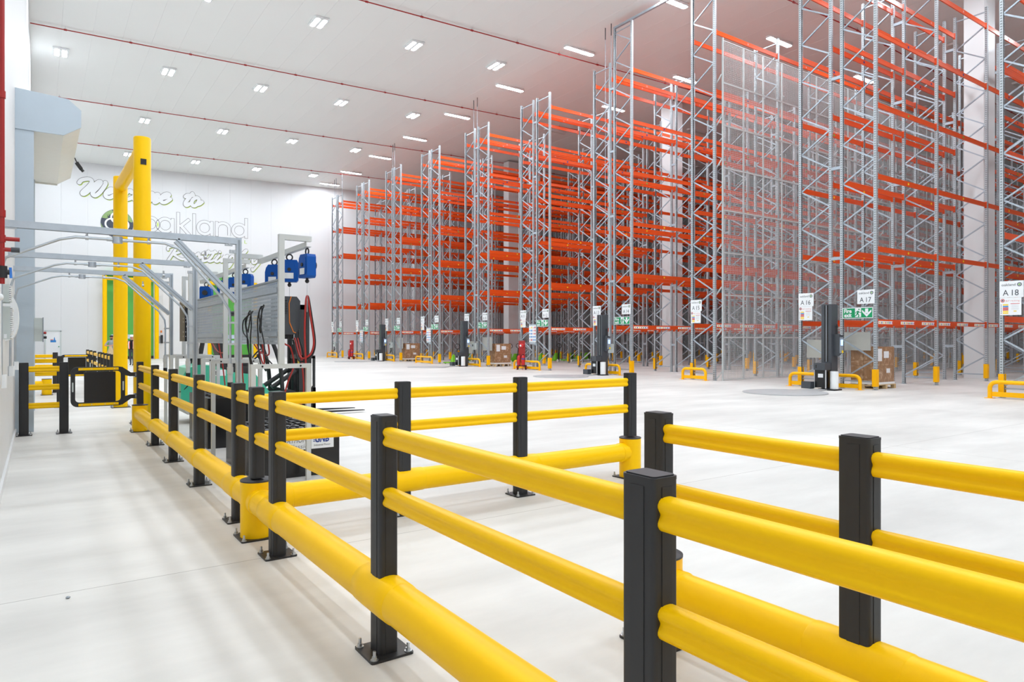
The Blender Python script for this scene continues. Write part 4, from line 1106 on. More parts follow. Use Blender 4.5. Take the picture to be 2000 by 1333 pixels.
def fire_exit(num, yl, w=1.0, z0=2.29, z1=2.64):
    o = obj('fire_exit_sign', MB().box(SX-0.01, SX-0.004, yl-w, yl, z0, z1), 'sign_white', None, origin=(SX, yl-w/2, z0))
    tag(o, 'green fire exit sign on the %s rack from the back wall, below A %d' % (RK[num], num), 'sign', 'fire exit signs on the rack ends')
    h = z1-z0; p = PL(yl, SX-0.012); q = PL(yl, SX-0.014)
    b = MB()
    def rect(a0, a1, c0, c1, m, f=p): b.add([f(a0*w, z0+c0*h), f(a1*w, z0+c0*h), f(a1*w, z0+c1*h), f(a0*w, z0+c1*h)], [(0,1,2,3)], m)
    rect(0.02, 0.42, 0.06, 0.94, 1); rect(0.62, 0.98, 0.06, 0.94, 1); rect(0.42, 0.62, 0.06, 0.12, 1)
    add_text(b, 'Fire', h*0.5, lambda a, c: q(w*0.06+a, z0+h*0.53+c), 0, width=w*0.25, bold=0.006)
    add_text(b, 'exit', h*0.5, lambda a, c: q(w*0.06+a, z0+h*0.14+c), 0, width=w*0.25, bold=0.006)
    # arrow down
    b.add([q(w*(0.80+x), z0+h*y) for x, y in ((-.05,.88),(.05,.88),(.05,.45),(-.05,.45))], [(0,1,2,3)], 0)
    b.add([q(w*(0.80+x), z0+h*y) for x, y in ((0,.12),(.15,.58),(.15,.78),(0,.38))], [(0,1,2,3)], 0)
    b.add([q(w*(0.80+x), z0+h*y) for x, y in ((0,.12),(-.15,.58),(-.15,.78),(0,.38))], [(0,1,2,3)], 0)
    # running figure
    def limb(pts, wd, m):
        for (x0, y0_), (x1, y1_) in zip(pts, pts[1:]):
            d = Vector((x1-x0, (y1_-y0_)*h/w)); n_ = Vector((-d.y, d.x)).normalized()*wd/2
            b.add([q(w*(x0+n_.x), z0+h*y0_+w*n_.y), q(w*(x1+n_.x), z0+h*y1_+w*n_.y), q(w*(x1-n_.x), z0+h*y1_-w*n_.y), q(w*(x0-n_.x), z0+h*y0_-w*n_.y)], [(0,1,2,3)], m)
    limb([(0.53, 0.68), (0.50, 0.42)], 0.055, 1)
    limb([(0.50, 0.44), (0.55, 0.30), (0.53, 0.1)], 0.03, 1); limb([(0.50, 0.42), (0.45, 0.25), (0.40, 0.2)], 0.03, 1)
    limb([(0.53, 0.66), (0.58, 0.52), (0.62, 0.56)], 0.02, 1); limb([(0.52, 0.66), (0.46, 0.6), (0.44, 0.46)], 0.02, 1)
    n = 12; b.add([q(w*(0.55+0.022*math.cos(2*math.pi*i/n)), z0+h*0.82+w*0.022*math.sin(2*math.pi*i/n)) for i in range(n)], [tuple(range(n))], 1)
    obj('print', b, ['sign_white', 'exit_green'], o)
    return o
_F = {1: 59.88, 3: 54.09, 5: 48.23, 7: 42.35, 9: 36.46, 11: 30.49, 13: 24.52, 15: 18.57, 16: 13.79, 18: 7.75}
SECOND = {2: 57.35, 4: 51.52, 6: 45.68, 8: 39.82, 10: 33.85, 12: 27.97, 14: 22.02, 17: 11.2}
for n, y in _F.items(): aisle_sign(n, y+0.03); site_notice(n, y+0.02)
for n, y in SECOND.items(): aisle_sign(n, y+0.55); fire_exit(n, y+1.04)
def pictogram_board(label, yc, w=0.58, z0=1.48, z1=2.42):
    t = thing('pictogram_board', label, 'notice board', (SX, yc, z0), 'pictogram boards on the rack ends')
    yl = yc+w/2; h = z1-z0
    obj('board', MB().box(SX-0.02, SX-0.006, yl-w, yl, z0, z1), 'sign_white', t)
    obj('header', MB().box(SX-0.022, SX-0.0195, yl-w, yl, z1-0.07, z1), 'silver_grey', t)
    p = PL(yl, SX-0.0215); b = MB()
    cols = [[0, 0, 3, 2], [1, 1, 3, 2], [1, 1, 3, 2], [1, 1, 1, 1], [3, 2, 1, 1]]
    for r_ in range(5):
        for c_ in range(4):
            cx = w*(0.14+0.24*c_); cz = z1-0.17-r_*0.165; s = 0.045
            if c_ % 2 == 0 and r_ > 0:
                n = 12; b.add([p(cx+s*math.cos(2*math.pi*i/n), cz+s*math.sin(2*math.pi*i/n)) for i in range(n)], [tuple(range(n))], cols[r_][c_])
            elif c_ % 2 == 0: b.add([p(cx-s, cz-s), p(cx+s, cz-s), p(cx, cz+s)], [(0,1,2)], cols[r_][c_])
            else: b.add([p(cx-s, cz-s), p(cx+s, cz-s), p(cx+s, cz+s), p(cx-s, cz+s)], [(0,1,2,3)], cols[r_][c_])
    obj('print', b, ['ink_yellow', 'ink_blue', 'ink_red', 'ink_pink'], t)
    obj('bracket', MB().box(SX-0.006, SX+0.02, yl-w+0.05, yl-0.05, z0-0.1, z0+0.02), 'silver_grey', t)
pictogram_board('white board of coloured pictograms above the larger red trolley', 29.36, 0.62)
pictogram_board('white board of coloured pictograms on the fourth rack, away from both red trolleys', 41.2, 0.62)
pictogram_board('small white board of coloured pictograms above the distant red trolley', 52.9, 0.62)

# ------------------------------------------------------------------ yellow hoop guards before the rack ends
def hoop(nm, ya, yb, x=21.42, h=0.5):
    t = thing('hoop_guard', 'yellow tubular hoop guard before the %s rack from the back wall, %s' % (nm[0], nm[1]), 'guard rail', (x, (ya+yb)/2, 0), 'yellow hoop guards at the rack ends')
    r = 0.055; q = 0.17
    arc1 = [(x, ya-q+q*math.cos(R(a)), h-r-q+q*math.sin(R(a))) for a in range(0, 91, 15)]
    arc2 = [(x, yb+q+q*math.cos(R(a)), h-r-q+q*math.sin(R(a))) for a in range(90, 181, 15)]
    obj('hoop', MB().tube([(x, ya, 0.01)]+arc1+arc2+[(x, yb, 0.01)], r, 14), 'yellow_paint', t)
    obj('kick_plate', MB().box(x-0.01, x+0.01, yb, ya, 0.05, 0.18), 'yellow_paint', t)
    for y in (ya, yb):
        pl = obj('foot_plate', MB().box(x-0.1, x+0.1, y-0.1, y+0.1, 0, 0.012), 'yellow_paint', t)
for nm, ya, yb in ((('first', 'A 1'), 60.1, 57.7), (('second', 'A 3'), 54.1, 51.9), (('third', 'A 5'), 48.4, 46.05), (('fourth', 'A 7'), 42.5, 40.15), (('fifth', 'A 9'), 36.6, 34.2),
                   (('sixth', 'A 11'), 30.65, 28.35), (('seventh', 'A 13'), 24.7, 22.4), (('eighth', 'A 15'), 18.75, 17.6), (('ninth', 'A 16'), 13.95, 11.5), (('tenth', 'A 18'), 7.9, 5.5)):
    hoop(nm, ya, yb)

# ------------------------------------------------------------------ pallet wrapping machines
def wrapper(label, x, y):
    t = thing('pallet_wrapper', label, 'wrapping machine', (x, y, 0), 'pallet wrapping machines')
    c = MB(); c.box(x, x+0.36, y-0.17, y+0.17, 0.02, 2.73); obj('mast', c, 'dark_grey', t)
    c = MB()
    for dy in (-0.045, 0.045): c.box(x-0.006, x, y+dy-0.02, y+dy+0.02, 0.9, 2.7)
    obj('mast_slot', c, 'black_gloss', t)
    c = MB(); c.box(x-0.012, x, y-0.008, y+0.008, 0.9, 2.7); obj('guide_rod', c, 'zinc', t)
    c = MB(); c.box(x-0.32, x-0.02, y-0.14, y+0.2, 0.08, 0.64); obj('carriage', c, 'black_gloss', t)
    c = MB(); c.box(x-0.36, x-0.006, y-0.16, y+0.22, 0.64, 0.86); obj('carriage_head', c, 'dark_grey', t)
    obj('slot', MB().box(x-0.364, x-0.36, y+0.12, y+0.15, 0.7, 0.8), 'black_gloss', t)
    c = MB()
    for dy in (-0.16, 0.22): c.cyl((x-0.3, y+dy*0.98, 0.06), (x-0.3, y+dy*0.98, 0.64), 0.022, 10)
    obj('roller', c, 'bolt_zinc', t)
    obj('warning_label', MB().box(x-0.324, x-0.32, y-0.08, y+0.09, 0.4, 0.52), 'sign_white', t)
    obj('film_roll', MB().cyl((x-0.08, y-0.31, 0.05), (x-0.08, y-0.31, 0.6), 0.125, 24), 'film_white', t)
    obj('roll_base', MB().box(x-0.3, x+0.14, y-0.44, y+0.1, 0.0, 0.045), 'black_plate', t)
    c = MB().prism([(x+0.12, 1.08), (x+0.12, 1.78), (x+0.34, 1.74), (x+0.34, 1.2)], 'y', y-0.36, y-0.17); obj('control_box', c, 'dark_grey', t)
    pn = obj('control_panel', MB().box(x+0.14, x+0.33, y-0.375, y-0.36, 1.17, 1.68), 'galv', t)
    obj('screen', MB().box(x+0.18, x+0.3, y-0.38, y-0.375, 1.42, 1.6), 'screen_blue', pn)
    obj('stop_button', MB().box(x+0.24, x+0.31, y-0.39, y-0.375, 1.18, 1.26), 'ink_yellow', pn)
    c = MB(); c.cyl((x+0.24, y-0.22, 1.78), (x+0.24, y-0.22, 2.1), 0.018, 8); c.cyl((x+0.24, y-0.22, 1.98), (x+0.24, y-0.22, 2.06), 0.032, 8); obj('beacon_stem', c, 'black_plastic', t)
    c = MB(); c.box(x-0.5, x-0.3, y+0.24, y+0.56, 0.04, 0.26); obj('drive_housing', c, 'dark_grey', t)
    cx = x-2.25
    c = MB().tube([(cx, y, 0.0), (cx, y, 0.03), (cx, y, 0.035)], [1.2, 1.2, 1.17], 48); 
    obj('turntable', c, 'steel_plate', t)
    c = MB().prism([(x-1.12, y-0.35), (x-0.3, y-0.2), (x-0.3, y+0.3), (x-1.12, y+0.4)], 'z', 0, 0.035); obj('bridge_plate', c, 'steel_plate', t)
    return t
wrapper('largest dark grey pallet wrapper, before the mesh-side rack A 16', 20.7, 12.2)
wrapper('dark grey pallet wrapper before the roof-high tie beam, rack A 13', 20.85, 23.1)
wrapper('dark grey pallet wrapper before the green pallet trucks, rack A 9', 20.85, 35.35)
wrapper('smallest dark grey pallet wrapper, before rack A 5', 20.95, 47.45)

# isolators with hanging leads beside the wrappers, and grey backing boards behind the frames
for nm, y in (('A 1', 58.9), ('A 5', 47.05), ('A 9', 35.2), ('A 13', 23.25)):
    t = thing('isolator_box', 'grey isolator box with looped leads on the %s rack from the back wall' % {'A 1': 'first', 'A 5': 'third', 'A 9': 'fifth', 'A 13': 'seventh'}[nm], 'isolator box', (21.7, y, 0.95), 'isolators on the rack ends')
    obj('box', MB().prism(rr(0.34, 0.42, 0.03, 2, y, 1.2), 'x', 21.58, 21.72), 'grey_box', t)
    obj('switch', MB().box(21.56, 21.58, y+0.02, y+0.1, 1.2, 1.32), 'dark_grey', t)
    b = MB()
    for k in range(3): b.tube(catmull([(21.62, y-0.1+k*0.04, 1.0), (21.6, y-0.16+k*0.05, 0.72+k*0.04), (21.6, y+0.02, 0.6+k*0.05), (21.62, y+0.1, 0.8), (21.64, y+0.08, 1.0)], 5), 0.013, 6)
    obj('lead', b, 'cable_black', t)
for nm, y, z0, z1 in (('A 16', 13.2, 0.98, 1.6), ('A 17', 12.0, 1.25, 1.85), ('A 9', 35.95, 0.75, 1.5), ('A 10', 34.35, 0.95, 1.75), ('A 5', 47.7, 0.75, 1.5), ('A 6', 46.35, 0.95, 1.75)):
    o = obj('backing_board', MB().box(22.02, 22.05, y-0.52, y+0.5, z0, z1), 'beige_panel')
    tag(o, 'pale board inside the %s rack from the back wall, %s half' % {'A 16': ('ninth', 'far'), 'A 17': ('ninth', 'near'), 'A 9': ('fifth', 'far'), 'A 10': ('fifth', 'near'), 'A 5': ('third', 'far'), 'A 6': ('third', 'near')}[nm], 'board', 'pale boards inside the rack ends')

# ------------------------------------------------------------------ wrapped pallet loads
def pallet_load(label, x0, x1, y0, y1, h):
    t = thing('pallet_load', label, 'pallet of boxes', ((x0+x1)/2, (y0+y1)/2, 0.144), 'wrapped cartons on pallets')
    nx, ny = 2, 2; zs = [0.146, 0.146+(h-0.146)/2, h]
    for i in range(nx):
        for j in range(ny):
            for k in range(2):
                a, b_ = x0+(x1-x0)*i/nx, x0+(x1-x0)*(i+1)/nx; c, d = y0+(y1-y0)*j/ny, y0+(y1-y0)*(j+1)/ny
                obj('carton', MB().box(a+.004, b_-.004, c+.004, d-.004, zs[k]+.002, zs[k+1]-.002), 'carton_wrapped', t)
    f = MB().box(x0-0.012, x1+0.012, y0-0.012, y0-0.008, 0.15, 0.22); f.box(x0-0.012, x0-0.008, y0, y1, 0.15, 0.22); obj('film_skirt', f, 'film_white', t)
    for a, b_, c, d in ((0.08, 0.3, 0.62, 0.95), (0.4, 0.68, 0.7, 0.88), (0.55, 0.75, 0.3, 0.42)):
        obj('shipping_label', MB().box(x0+(x1-x0)*a, x0+(x1-x0)*b_, y0-0.008, y0-0.003, 0.146+(h-.146)*c, 0.146+(h-.146)*d), 'sign_white', t)
    p = thing('pallet', label.replace('wrapped cartons', 'timber pallet under the wrapped cartons'), 'pallet', ((x0+x1)/2, (y0+y1)/2, 0), 'timber pallets in the racks')
    X0_, X1_, Y0_, Y1_ = x0-0.04, x1+0.04, y0-0.04, y1+0.04
    for i in range(5):
        c = Y0_+0.06+(Y1_-Y0_-0.12)*i/4
        obj('deck_board', MB().box(X0_, X1_, c-0.055, c+0.055, 0.122, 0.144), 'timber', p)
    for i in range(3):
        c = X0_+0.06+(X1_-X0_-0.12)*i/2
        obj('stringer_board', MB().box(c-0.055, c+0.055, Y0_, Y1_, 0.1, 0.122), 'timber', p)
        obj('base_board', MB().box(c-0.055, c+0.055, Y0_, Y1_, 0.0, 0.022), 'timber', p)
        for j in range(3):
            e = Y0_+0.06+(Y1_-Y0_-0.12)*j/2
            obj('block', MB().box(c-0.055, c+0.055, e-0.06, e+0.06, 0.022, 0.1), 'timber', p)
pallet_load('largest wrapped cartons behind the biggest pallet wrapper, rack A 17', 22.15, 23.3, 11.36, 12.2, 1.37)
pallet_load('wrapped cartons with crumpled film beside a white column, rack A 10', 22.35, 23.5, 33.98, 34.9, 1.36)
pallet_load('smallest wrapped cartons behind the smallest pallet wrapper, rack A 6', 22.2, 23.4, 45.8, 46.7, 1.33)

# ------------------------------------------------------------------ extinguisher trolleys
def trolley(label, x, y):
    t = thing('extinguisher_trolley', label, 'trolley', (x, y, 0), 'red extinguisher trolleys'); t.rotation_euler = (0, 0, 0.6)
    obj('back_board', MB().prism(rr(0.36, 0.92, 0.06, 3, y, 1.06), 'x', x+0.14, x+0.16), 'red_paint', t)
    b = MB()
    for s in (-0.17, 0.17): b.tube([(x+0.12, y+s, 0.14), (x+0.13, y+s, 0.8), (x+0.15, y+s, 1.54)], 0.014, 8); b.tube([(x+0.12, y+s, 0.2), (x-0.14, y+s, 0.16), (x-0.2, y+s, 0.0)], 0.014, 8)
    b.cyl((x+0.15, y-0.17, 1.54), (x+0.15, y+0.17, 1.54), 0.014, 8); b.box(x-0.16, x+0.12, y-0.17, y+0.17, 0.18, 0.2)
    obj('frame', b, 'red_paint', t)
    obj('bell', MB().tube([(x+0.14, y, 1.28), (x+0.09, y, 1.28), (x+0.05, y, 1.28)], [0.12, 0.12, 0.07], 20), 'ext_red', t)
    obj('crank', MB().cyl((x+0.05, y+0.04, 1.28), (x+0.03, y+0.04, 1.28), 0.05, 14), 'sign_white', t)
    for s in (-0.13, 0.11):
        e = obj('extinguisher', MB().tube([(x-0.02, y+s, 0.22), (x-0.02, y+s, 0.25), (x-0.02, y+s, 0.68), (x-0.02, y+s, 0.75), (x-0.02, y+s, 0.79)], [0.09, 0.1, 0.1, 0.06, 0.03], 18), 'ext_red', t)
        g = MB(); g.box(x-0.05, x+0.03, y+s-0.02, y+s+0.02, 0.79, 0.83); g.tube(catmull([(x-0.05, y+s, 0.81), (x-0.12, y+s+0.08, 0.74), (x-0.1, y+s+0.1, 0.5), (x-0.08, y+s+0.08, 0.36)], 5), 0.012, 6)
        obj('hose', g, 'black_plastic', e)
        obj('band', MB().cyl((x-0.02, y+s, 0.55), (x-0.02, y+s, 0.62), 0.102, 18), 'ink_navy' if s < 0 else 'ink_red', e)
        obj('foot', MB().cyl((x-0.02, y+s, 0.2), (x-0.02, y+s, 0.25), 0.103, 18), 'black_plastic', e)
    for s in (-0.23, 0.23):
        w = obj('wheel', MB().tube([(x+0.12, y+s-0.03, 0.13), (x+0.12, y+s-0.02, 0.13), (x+0.12, y+s+0.02, 0.13), (x+0.12, y+s+0.03, 0.13)], [0.1, 0.13, 0.13, 0.1], 20), 'rubber', t)
        obj('hub', MB().cyl((x+0.12, y+s-0.034, 0.13), (x+0.12, y+s+0.034, 0.13), 0.07, 14), 'ext_red', w)
trolley('red extinguisher trolley with a bell before the sixth rack, A 11', 21.05, 29.5)
trolley('small distant red extinguisher trolley before the second rack, A 3', 20.95, 53.3)

# ------------------------------------------------------------------ hand pallet trucks
def jack():
    t = thing('pallet_truck', 'green hand pallet truck parked under the racking', 'pallet truck', (0, 0, 0))
    for s in (-0.18, 0.18):
        obj('fork', MB().prism([(0.1, 0.16), (1.2, 0.13), (1.28, 0.07), (1.28, 0.05), (0.1, 0.08)], 'x', s-0.08, s+0.08), 'jack_green', t)
        obj('load_roller', MB().cyl((s-0.05, 1.12, 0.04), (s+0.05, 1.12, 0.04), 0.04, 10), 'film_white', t)
    obj('chassis', MB().prism([(-0.04, 0.14), (-0.04, 0.62), (0.02, 0.64), (0.3, 0.28), (0.34, 0.12)], 'x', -0.24, 0.24), 'jack_green', t)
    obj('pump', MB().cyl((0, -0.1, 0.12), (0, -0.1, 0.62), 0.06, 12), 'black_plastic', t)
    b = MB(); b.bar((0, -0.1, 0.5), (0, -0.16, 1.0), 0.07, 0.04)
    b.tube([(0.19*math.sin(R(a)), -0.18-0.03*math.cos(R(a)), 1.17-0.16*math.cos(R(a))) for a in range(0, 360, 20)], 0.02, 8, closed=True)
    obj('handle', b, 'black_plastic', t)
    for s in (-0.09, 0.09): obj('steer_wheel', MB().cyl((s-0.025, -0.1, 0.1), (s+0.025, -0.1, 0.1), 0.1, 16), 'film_white', t)
    return t
j0 = jack()
for k, (x, y) in enumerate([(22.35, 38.6), (23.2, 38.6), (26.5, 38.6), (27.2, 38.6), (29.5, 38.6), (30.8, 38.6), (32.1, 38.6), (33.0, 38.6), (33.7, 38.6), (35.2, 38.6)]):
    lab = 'green hand pallet truck in the fourth aisle, %s from the aisle mouth' % ORD[k]
    if k == 0: j0.location = (x, y, 0); j0['label'] = lab; j0['group'] = 'green pallet trucks parked in the aisle'
    else: copy_tree(j0, (x, y, 0), 0, lab, 'green pallet trucks parked in the aisle')

# ------------------------------------------------------------------ doors in the back wall
def person_door(n, x0, x1, h):
    y = YB
    t = struct(obj('door_%d' % n, MB().box(x0+0.05, x1-0.05, y-0.03, y-0.001, 0.01, h-0.05), 'white_panel'))
    b = MB(); b.box(x0-0.03, x0+0.05, y-0.06, y, 0, h); b.box(x1-0.05, x1+0.03, y-0.06, y, 0, h); b.box(x0-0.03, x1+0.03, y-0.06, y, h-0.05, h+0.04)
    obj('frame', b, 'grey_box', t)
    o = obj('door_sign', MB().box(x0+0.32, x1-0.3, y-0.034, y-0.03, 1.38, 1.82), 'sign_white', t)
    b = MB(); q = y-0.037
    b.add([(x0+0.34, q, 1.4), (x1-0.32, q, 1.4), (x1-0.32, q, 1.56), (x0+0.34, q, 1.56)], [(0,1,2,3)], 0)
    b.add([(x0+0.55, q, 1.56), (x0+0.66, q, 1.56), (x0+0.62, q, 1.8), (x0+0.59, q, 1.8)], [(0,1,2,3)], 0)
    b.add([(x0+0.34, q, 1.57), (x0+0.52, q, 1.57), (x0+0.52, q, 1.62), (x0+0.34, q, 1.62)], [(0,1,2,3)], 1)
    obj('print', b, ['ink_blue', 'ink_red'], o)
    obj('handle', MB().ball((x1-0.14, y-0.07, 1.06), 0.04), 'exit_green', t)
person_door(1, 0.43, 1.46, 2.3)
def curtain_door(n, x0, x1, h):
    y = YB
    t = struct(obj('door_%d' % n, MB().box(x0+0.3, x1-0.3, y-0.12, y-0.02, 0.25, h+0.15), 'green_curtain'))
    obj('bottom_seal', MB().box(x0+0.3, x1-0.3, y-0.15, y-0.02, 0.02, 0.25), 'black_plastic', t)
    for i in range(3):
        cx = x0+(x1-x0)*(0.28+0.25*i)
        for z in (1.86, 1.36): obj('vision_window', MB().prism(rr(0.86, 0.34, 0.08, 3, cx-0.1, z), 'y', y-0.13, y-0.115), 'window_pale', t)
    obj('head_box', MB().box(x0+0.2, x1-0.2, y-0.5, y-0.001, h+0.15, h+0.45), 'green_curtain', t)
    g = thing('door_goalpost', 'yellow goalpost guarding the green door %s in the back wall' % ('behind the two people' if n == 2 else 'behind the charging stands'), 'goalpost', ((x0+x1)/2, y-0.75, 0), 'yellow door goalposts')
    for x in (x0+0.13, x1-0.13):
        obj('post', MB().tube([(x, y-0.75, 0), (x, y-0.75, h+0.02)], 0.165, 24), 'yellow_plastic', g)
    obj('crossbar', MB().tube([(x0+0.2, y-0.75, h-0.2), (x1-0.2, y-0.75, h-0.2)], 0.14, 20), 'yellow_plastic', g)
curtain_door(2, 4.25, 8.25, 6.75)
curtain_door(3, 12.1, 16.2, 6.7)
t = thing('door_alarm', 'black door call unit with an orange lamp beside the green door behind the two people', 'control box', (8.5, YB, 1.3))
obj('case', MB().box(8.5, 8.68, YB-0.1, YB, 1.3, 2.0), 'black_plastic', t); obj('lamp', MB().cyl((8.55, YB-0.06, 2.2), (8.55, YB-0.06, 2.38), 0.06, 10), 'ink_orange', t)
obj('plate', MB().box(8.36, 8.5, YB-0.03, YB, 1.3, 1.9), 'ink_grey', t)

# ------------------------------------------------------------------ painted lettering on the back wall
WALL_STROKES={'welcome':[('W',[[(2.677,14.151),(2.832,14.371),(3.197,14.512),(3.46,14.485),(3.526,14.293),(3.328,13.928),(3.014,13.549),(2.884,13.349),(2.962,13.26),(3.197,13.449),(3.592,13.931),(3.91,14.313),(4.083,14.422),(4.149,14.329),(3.91,13.909),(3.645,13.566),(3.592,13.343),(3.75,13.238),(4.016,13.457),(4.283,13.863),(4.476,14.262),(4.476,14.403)]]),('e',[[(4.687,13.554),(4.957,13.729),(5.012,13.877),(4.849,13.919),(4.606,13.685),(4.484,13.42),(4.552,13.241),(4.768,13.204),(5.012,13.359),(5.202,13.507)]]),('l',[[(5.202,13.507),(5.531,13.989),(5.806,14.277),(5.834,14.439),(5.668,14.291),(5.476,13.856),(5.394,13.531),(5.503,13.292),(5.724,13.413)]]),('c',[[(6.334,13.804),(6.334,13.915),(6.195,13.946),(5.972,13.728),(5.848,13.459),(5.945,13.233),(6.139,13.24),(6.39,13.413)]]),('o',[[(6.755,13.824),(6.586,13.675),(6.488,13.409),(6.558,13.226),(6.755,13.249),(6.924,13.524),(6.896,13.777),(6.755,13.824),(6.924,13.716),(7.094,13.833)]]),('m',[[(6.622,13.255),(6.791,13.786),(6.866,13.795),(6.679,13.219)],[(6.679,13.134),(6.942,13.634),(7.168,13.854),(7.244,13.756),(7.017,13.173)],[(7.025,13.149),(7.434,13.608),(7.732,13.901),(7.881,13.945),(7.916,13.82),(7.754,13.517),(7.594,13.214)]]),('n',[[(7.64,13.22),(7.962,13.619),(8.216,13.896),(8.332,13.845),(8.147,13.512),(8.008,13.262),(8.1,13.182),(8.379,13.409)]]),('e',[[(8.588,13.564),(8.963,13.739),(9.152,13.957),(9.011,14.032),(8.776,13.925),(8.565,13.665),(8.53,13.401),(8.635,13.257),(8.822,13.265),(9.058,13.423),(9.247,13.602)]]),('t',[[(10.979,14.298),(10.735,13.923),(10.468,13.52),(10.407,13.301),(10.516,13.208),(10.759,13.381)],[(10.419,13.952),(10.589,14.092),(10.881,14.114),(11.052,14.161)]]),('o',[[(11.273,13.961),(11.028,13.772),(10.918,13.466),(11.028,13.239),(11.224,13.287),(11.446,13.58),(11.495,13.853),(11.372,13.972),(11.273,13.961)],[(11.372,13.384),(11.545,13.457),(11.743,13.641)]])],'knot':[('K',[[(9.063,9.277),(9.063,9.437),(9.332,9.572),(9.748,9.628)],[(9.79,9.608),(9.498,9.08),(9.166,8.506),(8.96,8.126)],[(10.443,9.589),(10.126,9.218),(9.519,8.943)],[(9.54,8.876),(10.042,8.565),(10.38,8.565),(10.549,8.692)]]),('n',[[(10.422,8.452),(10.634,8.884),(10.805,9.082),(10.762,8.846),(10.507,8.411)],[(10.549,8.46),(10.89,8.949),(11.019,9.074),(11.019,8.911),(10.847,8.526),(11.061,8.541)]]),('o',[[(11.449,9.129),(11.233,8.926),(11.147,8.593),(11.319,8.511),(11.535,8.807),(11.492,9.108),(11.449,9.129),(11.579,8.763),(11.752,8.869)]]),('t',[[(12.277,9.401),(11.97,8.837),(11.796,8.59),(11.883,8.478),(12.189,8.593)],[(11.818,9.155),(12.014,9.287),(12.342,9.311)]]),('t',[[(12.806,9.416),(12.497,8.873),(12.277,8.575),(12.408,8.48),(12.718,8.628)],[(12.364,9.195),(12.585,9.296),(12.895,9.318)]]),('i',[[(13.162,9.086),(12.895,8.711),(12.851,8.542),(13.028,8.52),(13.341,8.788)],[(13.207,9.384),(13.216,9.366)]]),('n',[[(13.296,8.571),(13.611,9.093),(13.476,8.845),(13.341,8.526)],[(13.386,8.553),(13.701,9.004),(13.859,9.111),(13.791,8.915),(13.656,8.571),(13.881,8.633)]]),('g',[[(14.427,9.055),(14.199,9.087),(14.017,8.786),(14.108,8.6),(14.336,8.711),(14.473,9.058),(14.154,8.363),(13.927,8.061),(13.881,8.25),(14.154,8.411)]]),('l',[[(14.702,8.687),(15.071,9.196),(15.443,9.611),(15.443,9.709),(15.21,9.497),(14.933,8.945),(14.979,8.681),(15.21,8.769)]]),('e',[[(15.35,8.876),(15.723,9.096),(15.723,9.218),(15.489,9.128),(15.303,8.824),(15.396,8.66),(15.723,8.755)]]),('y',[[(16.005,8.871),(16.005,8.627),(16.193,8.59),(16.478,8.878)],[(16.739,8.846),(16.478,8.461),(16.193,8.1),(16.005,7.893),(15.958,8.037)]])],'oak':[('o',[[(8.282,11.349),(8.269,11.226),(8.23,11.107),(8.169,11.001),(8.087,10.911),(7.988,10.843),(7.879,10.799),(7.765,10.783),(7.65,10.794),(7.542,10.832),(7.445,10.895),(7.364,10.98),(7.303,11.082),(7.265,11.197),(7.252,11.319),(7.265,11.441),(7.303,11.558),(7.364,11.664),(7.445,11.754),(7.542,11.823),(7.65,11.867),(7.765,11.885),(7.879,11.875),(7.988,11.838),(8.087,11.776),(8.169,11.691),(8.23,11.588),(8.269,11.472),(8.282,11.349)]]),('a',[[(9.391,11.364),(9.378,11.241),(9.339,11.124),(9.275,11.018),(9.191,10.929),(9.091,10.861),(8.979,10.817),(8.862,10.801),(8.745,10.812),(8.635,10.85),(8.535,10.912),(8.453,10.997),(8.39,11.098),(8.352,11.213),(8.339,11.334),(8.352,11.455),(8.39,11.572),(8.453,11.677),(8.535,11.766),(8.635,11.835),(8.745,11.879),(8.862,11.897),(8.979,11.887),(9.091,11.85),(9.191,11.788),(9.275,11.704),(9.339,11.602),(9.378,11.486),(9.391,11.364)],[(9.433,11.849),(9.433,10.816)]]),('k',[[(9.863,12.422),(9.863,10.831)],[(10.652,11.948),(10.081,11.406)],[(10.081,11.406),(10.652,10.763)]]),('l',[[(11.123,12.439),(11.123,10.851)]]),('a',[[(12.502,11.427),(12.489,11.304),(12.449,11.187),(12.385,11.082),(12.3,10.993),(12.199,10.925),(12.086,10.882),(11.967,10.865),(11.849,10.876),(11.736,10.914),(11.636,10.976),(11.552,11.06),(11.489,11.162),(11.45,11.275),(11.437,11.396),(11.45,11.517),(11.489,11.633),(11.552,11.738),(11.636,11.827),(11.736,11.895),(11.849,11.939),(11.967,11.957),(12.086,11.947),(12.199,11.911),(12.3,11.849),(12.385,11.765),(12.449,11.663),(12.489,11.548),(12.502,11.427)],[(12.551,11.901),(12.551,10.87)]]),('n',[[(12.958,11.932),(12.958,10.886)],[(12.981,11.563),(13.137,11.84),(13.45,11.956),(13.765,11.9),(13.969,11.68),(13.991,11.37),(13.991,10.915)]]),('d',[[(15.407,11.456),(15.393,11.334),(15.352,11.218),(15.287,11.113),(15.2,11.025),(15.097,10.958),(14.981,10.915),(14.86,10.899),(14.739,10.909),(14.625,10.947),(14.522,11.008),(14.437,11.092),(14.372,11.192),(14.332,11.305),(14.319,11.425),(14.332,11.545),(14.372,11.66),(14.437,11.765),(14.522,11.853),(14.625,11.92),(14.739,11.964),(14.86,11.982),(14.981,11.972),(15.097,11.936),(15.2,11.875),(15.287,11.791),(15.352,11.69),(15.393,11.576),(15.407,11.456)],[(15.453,12.467),(15.453,10.911)]])]}
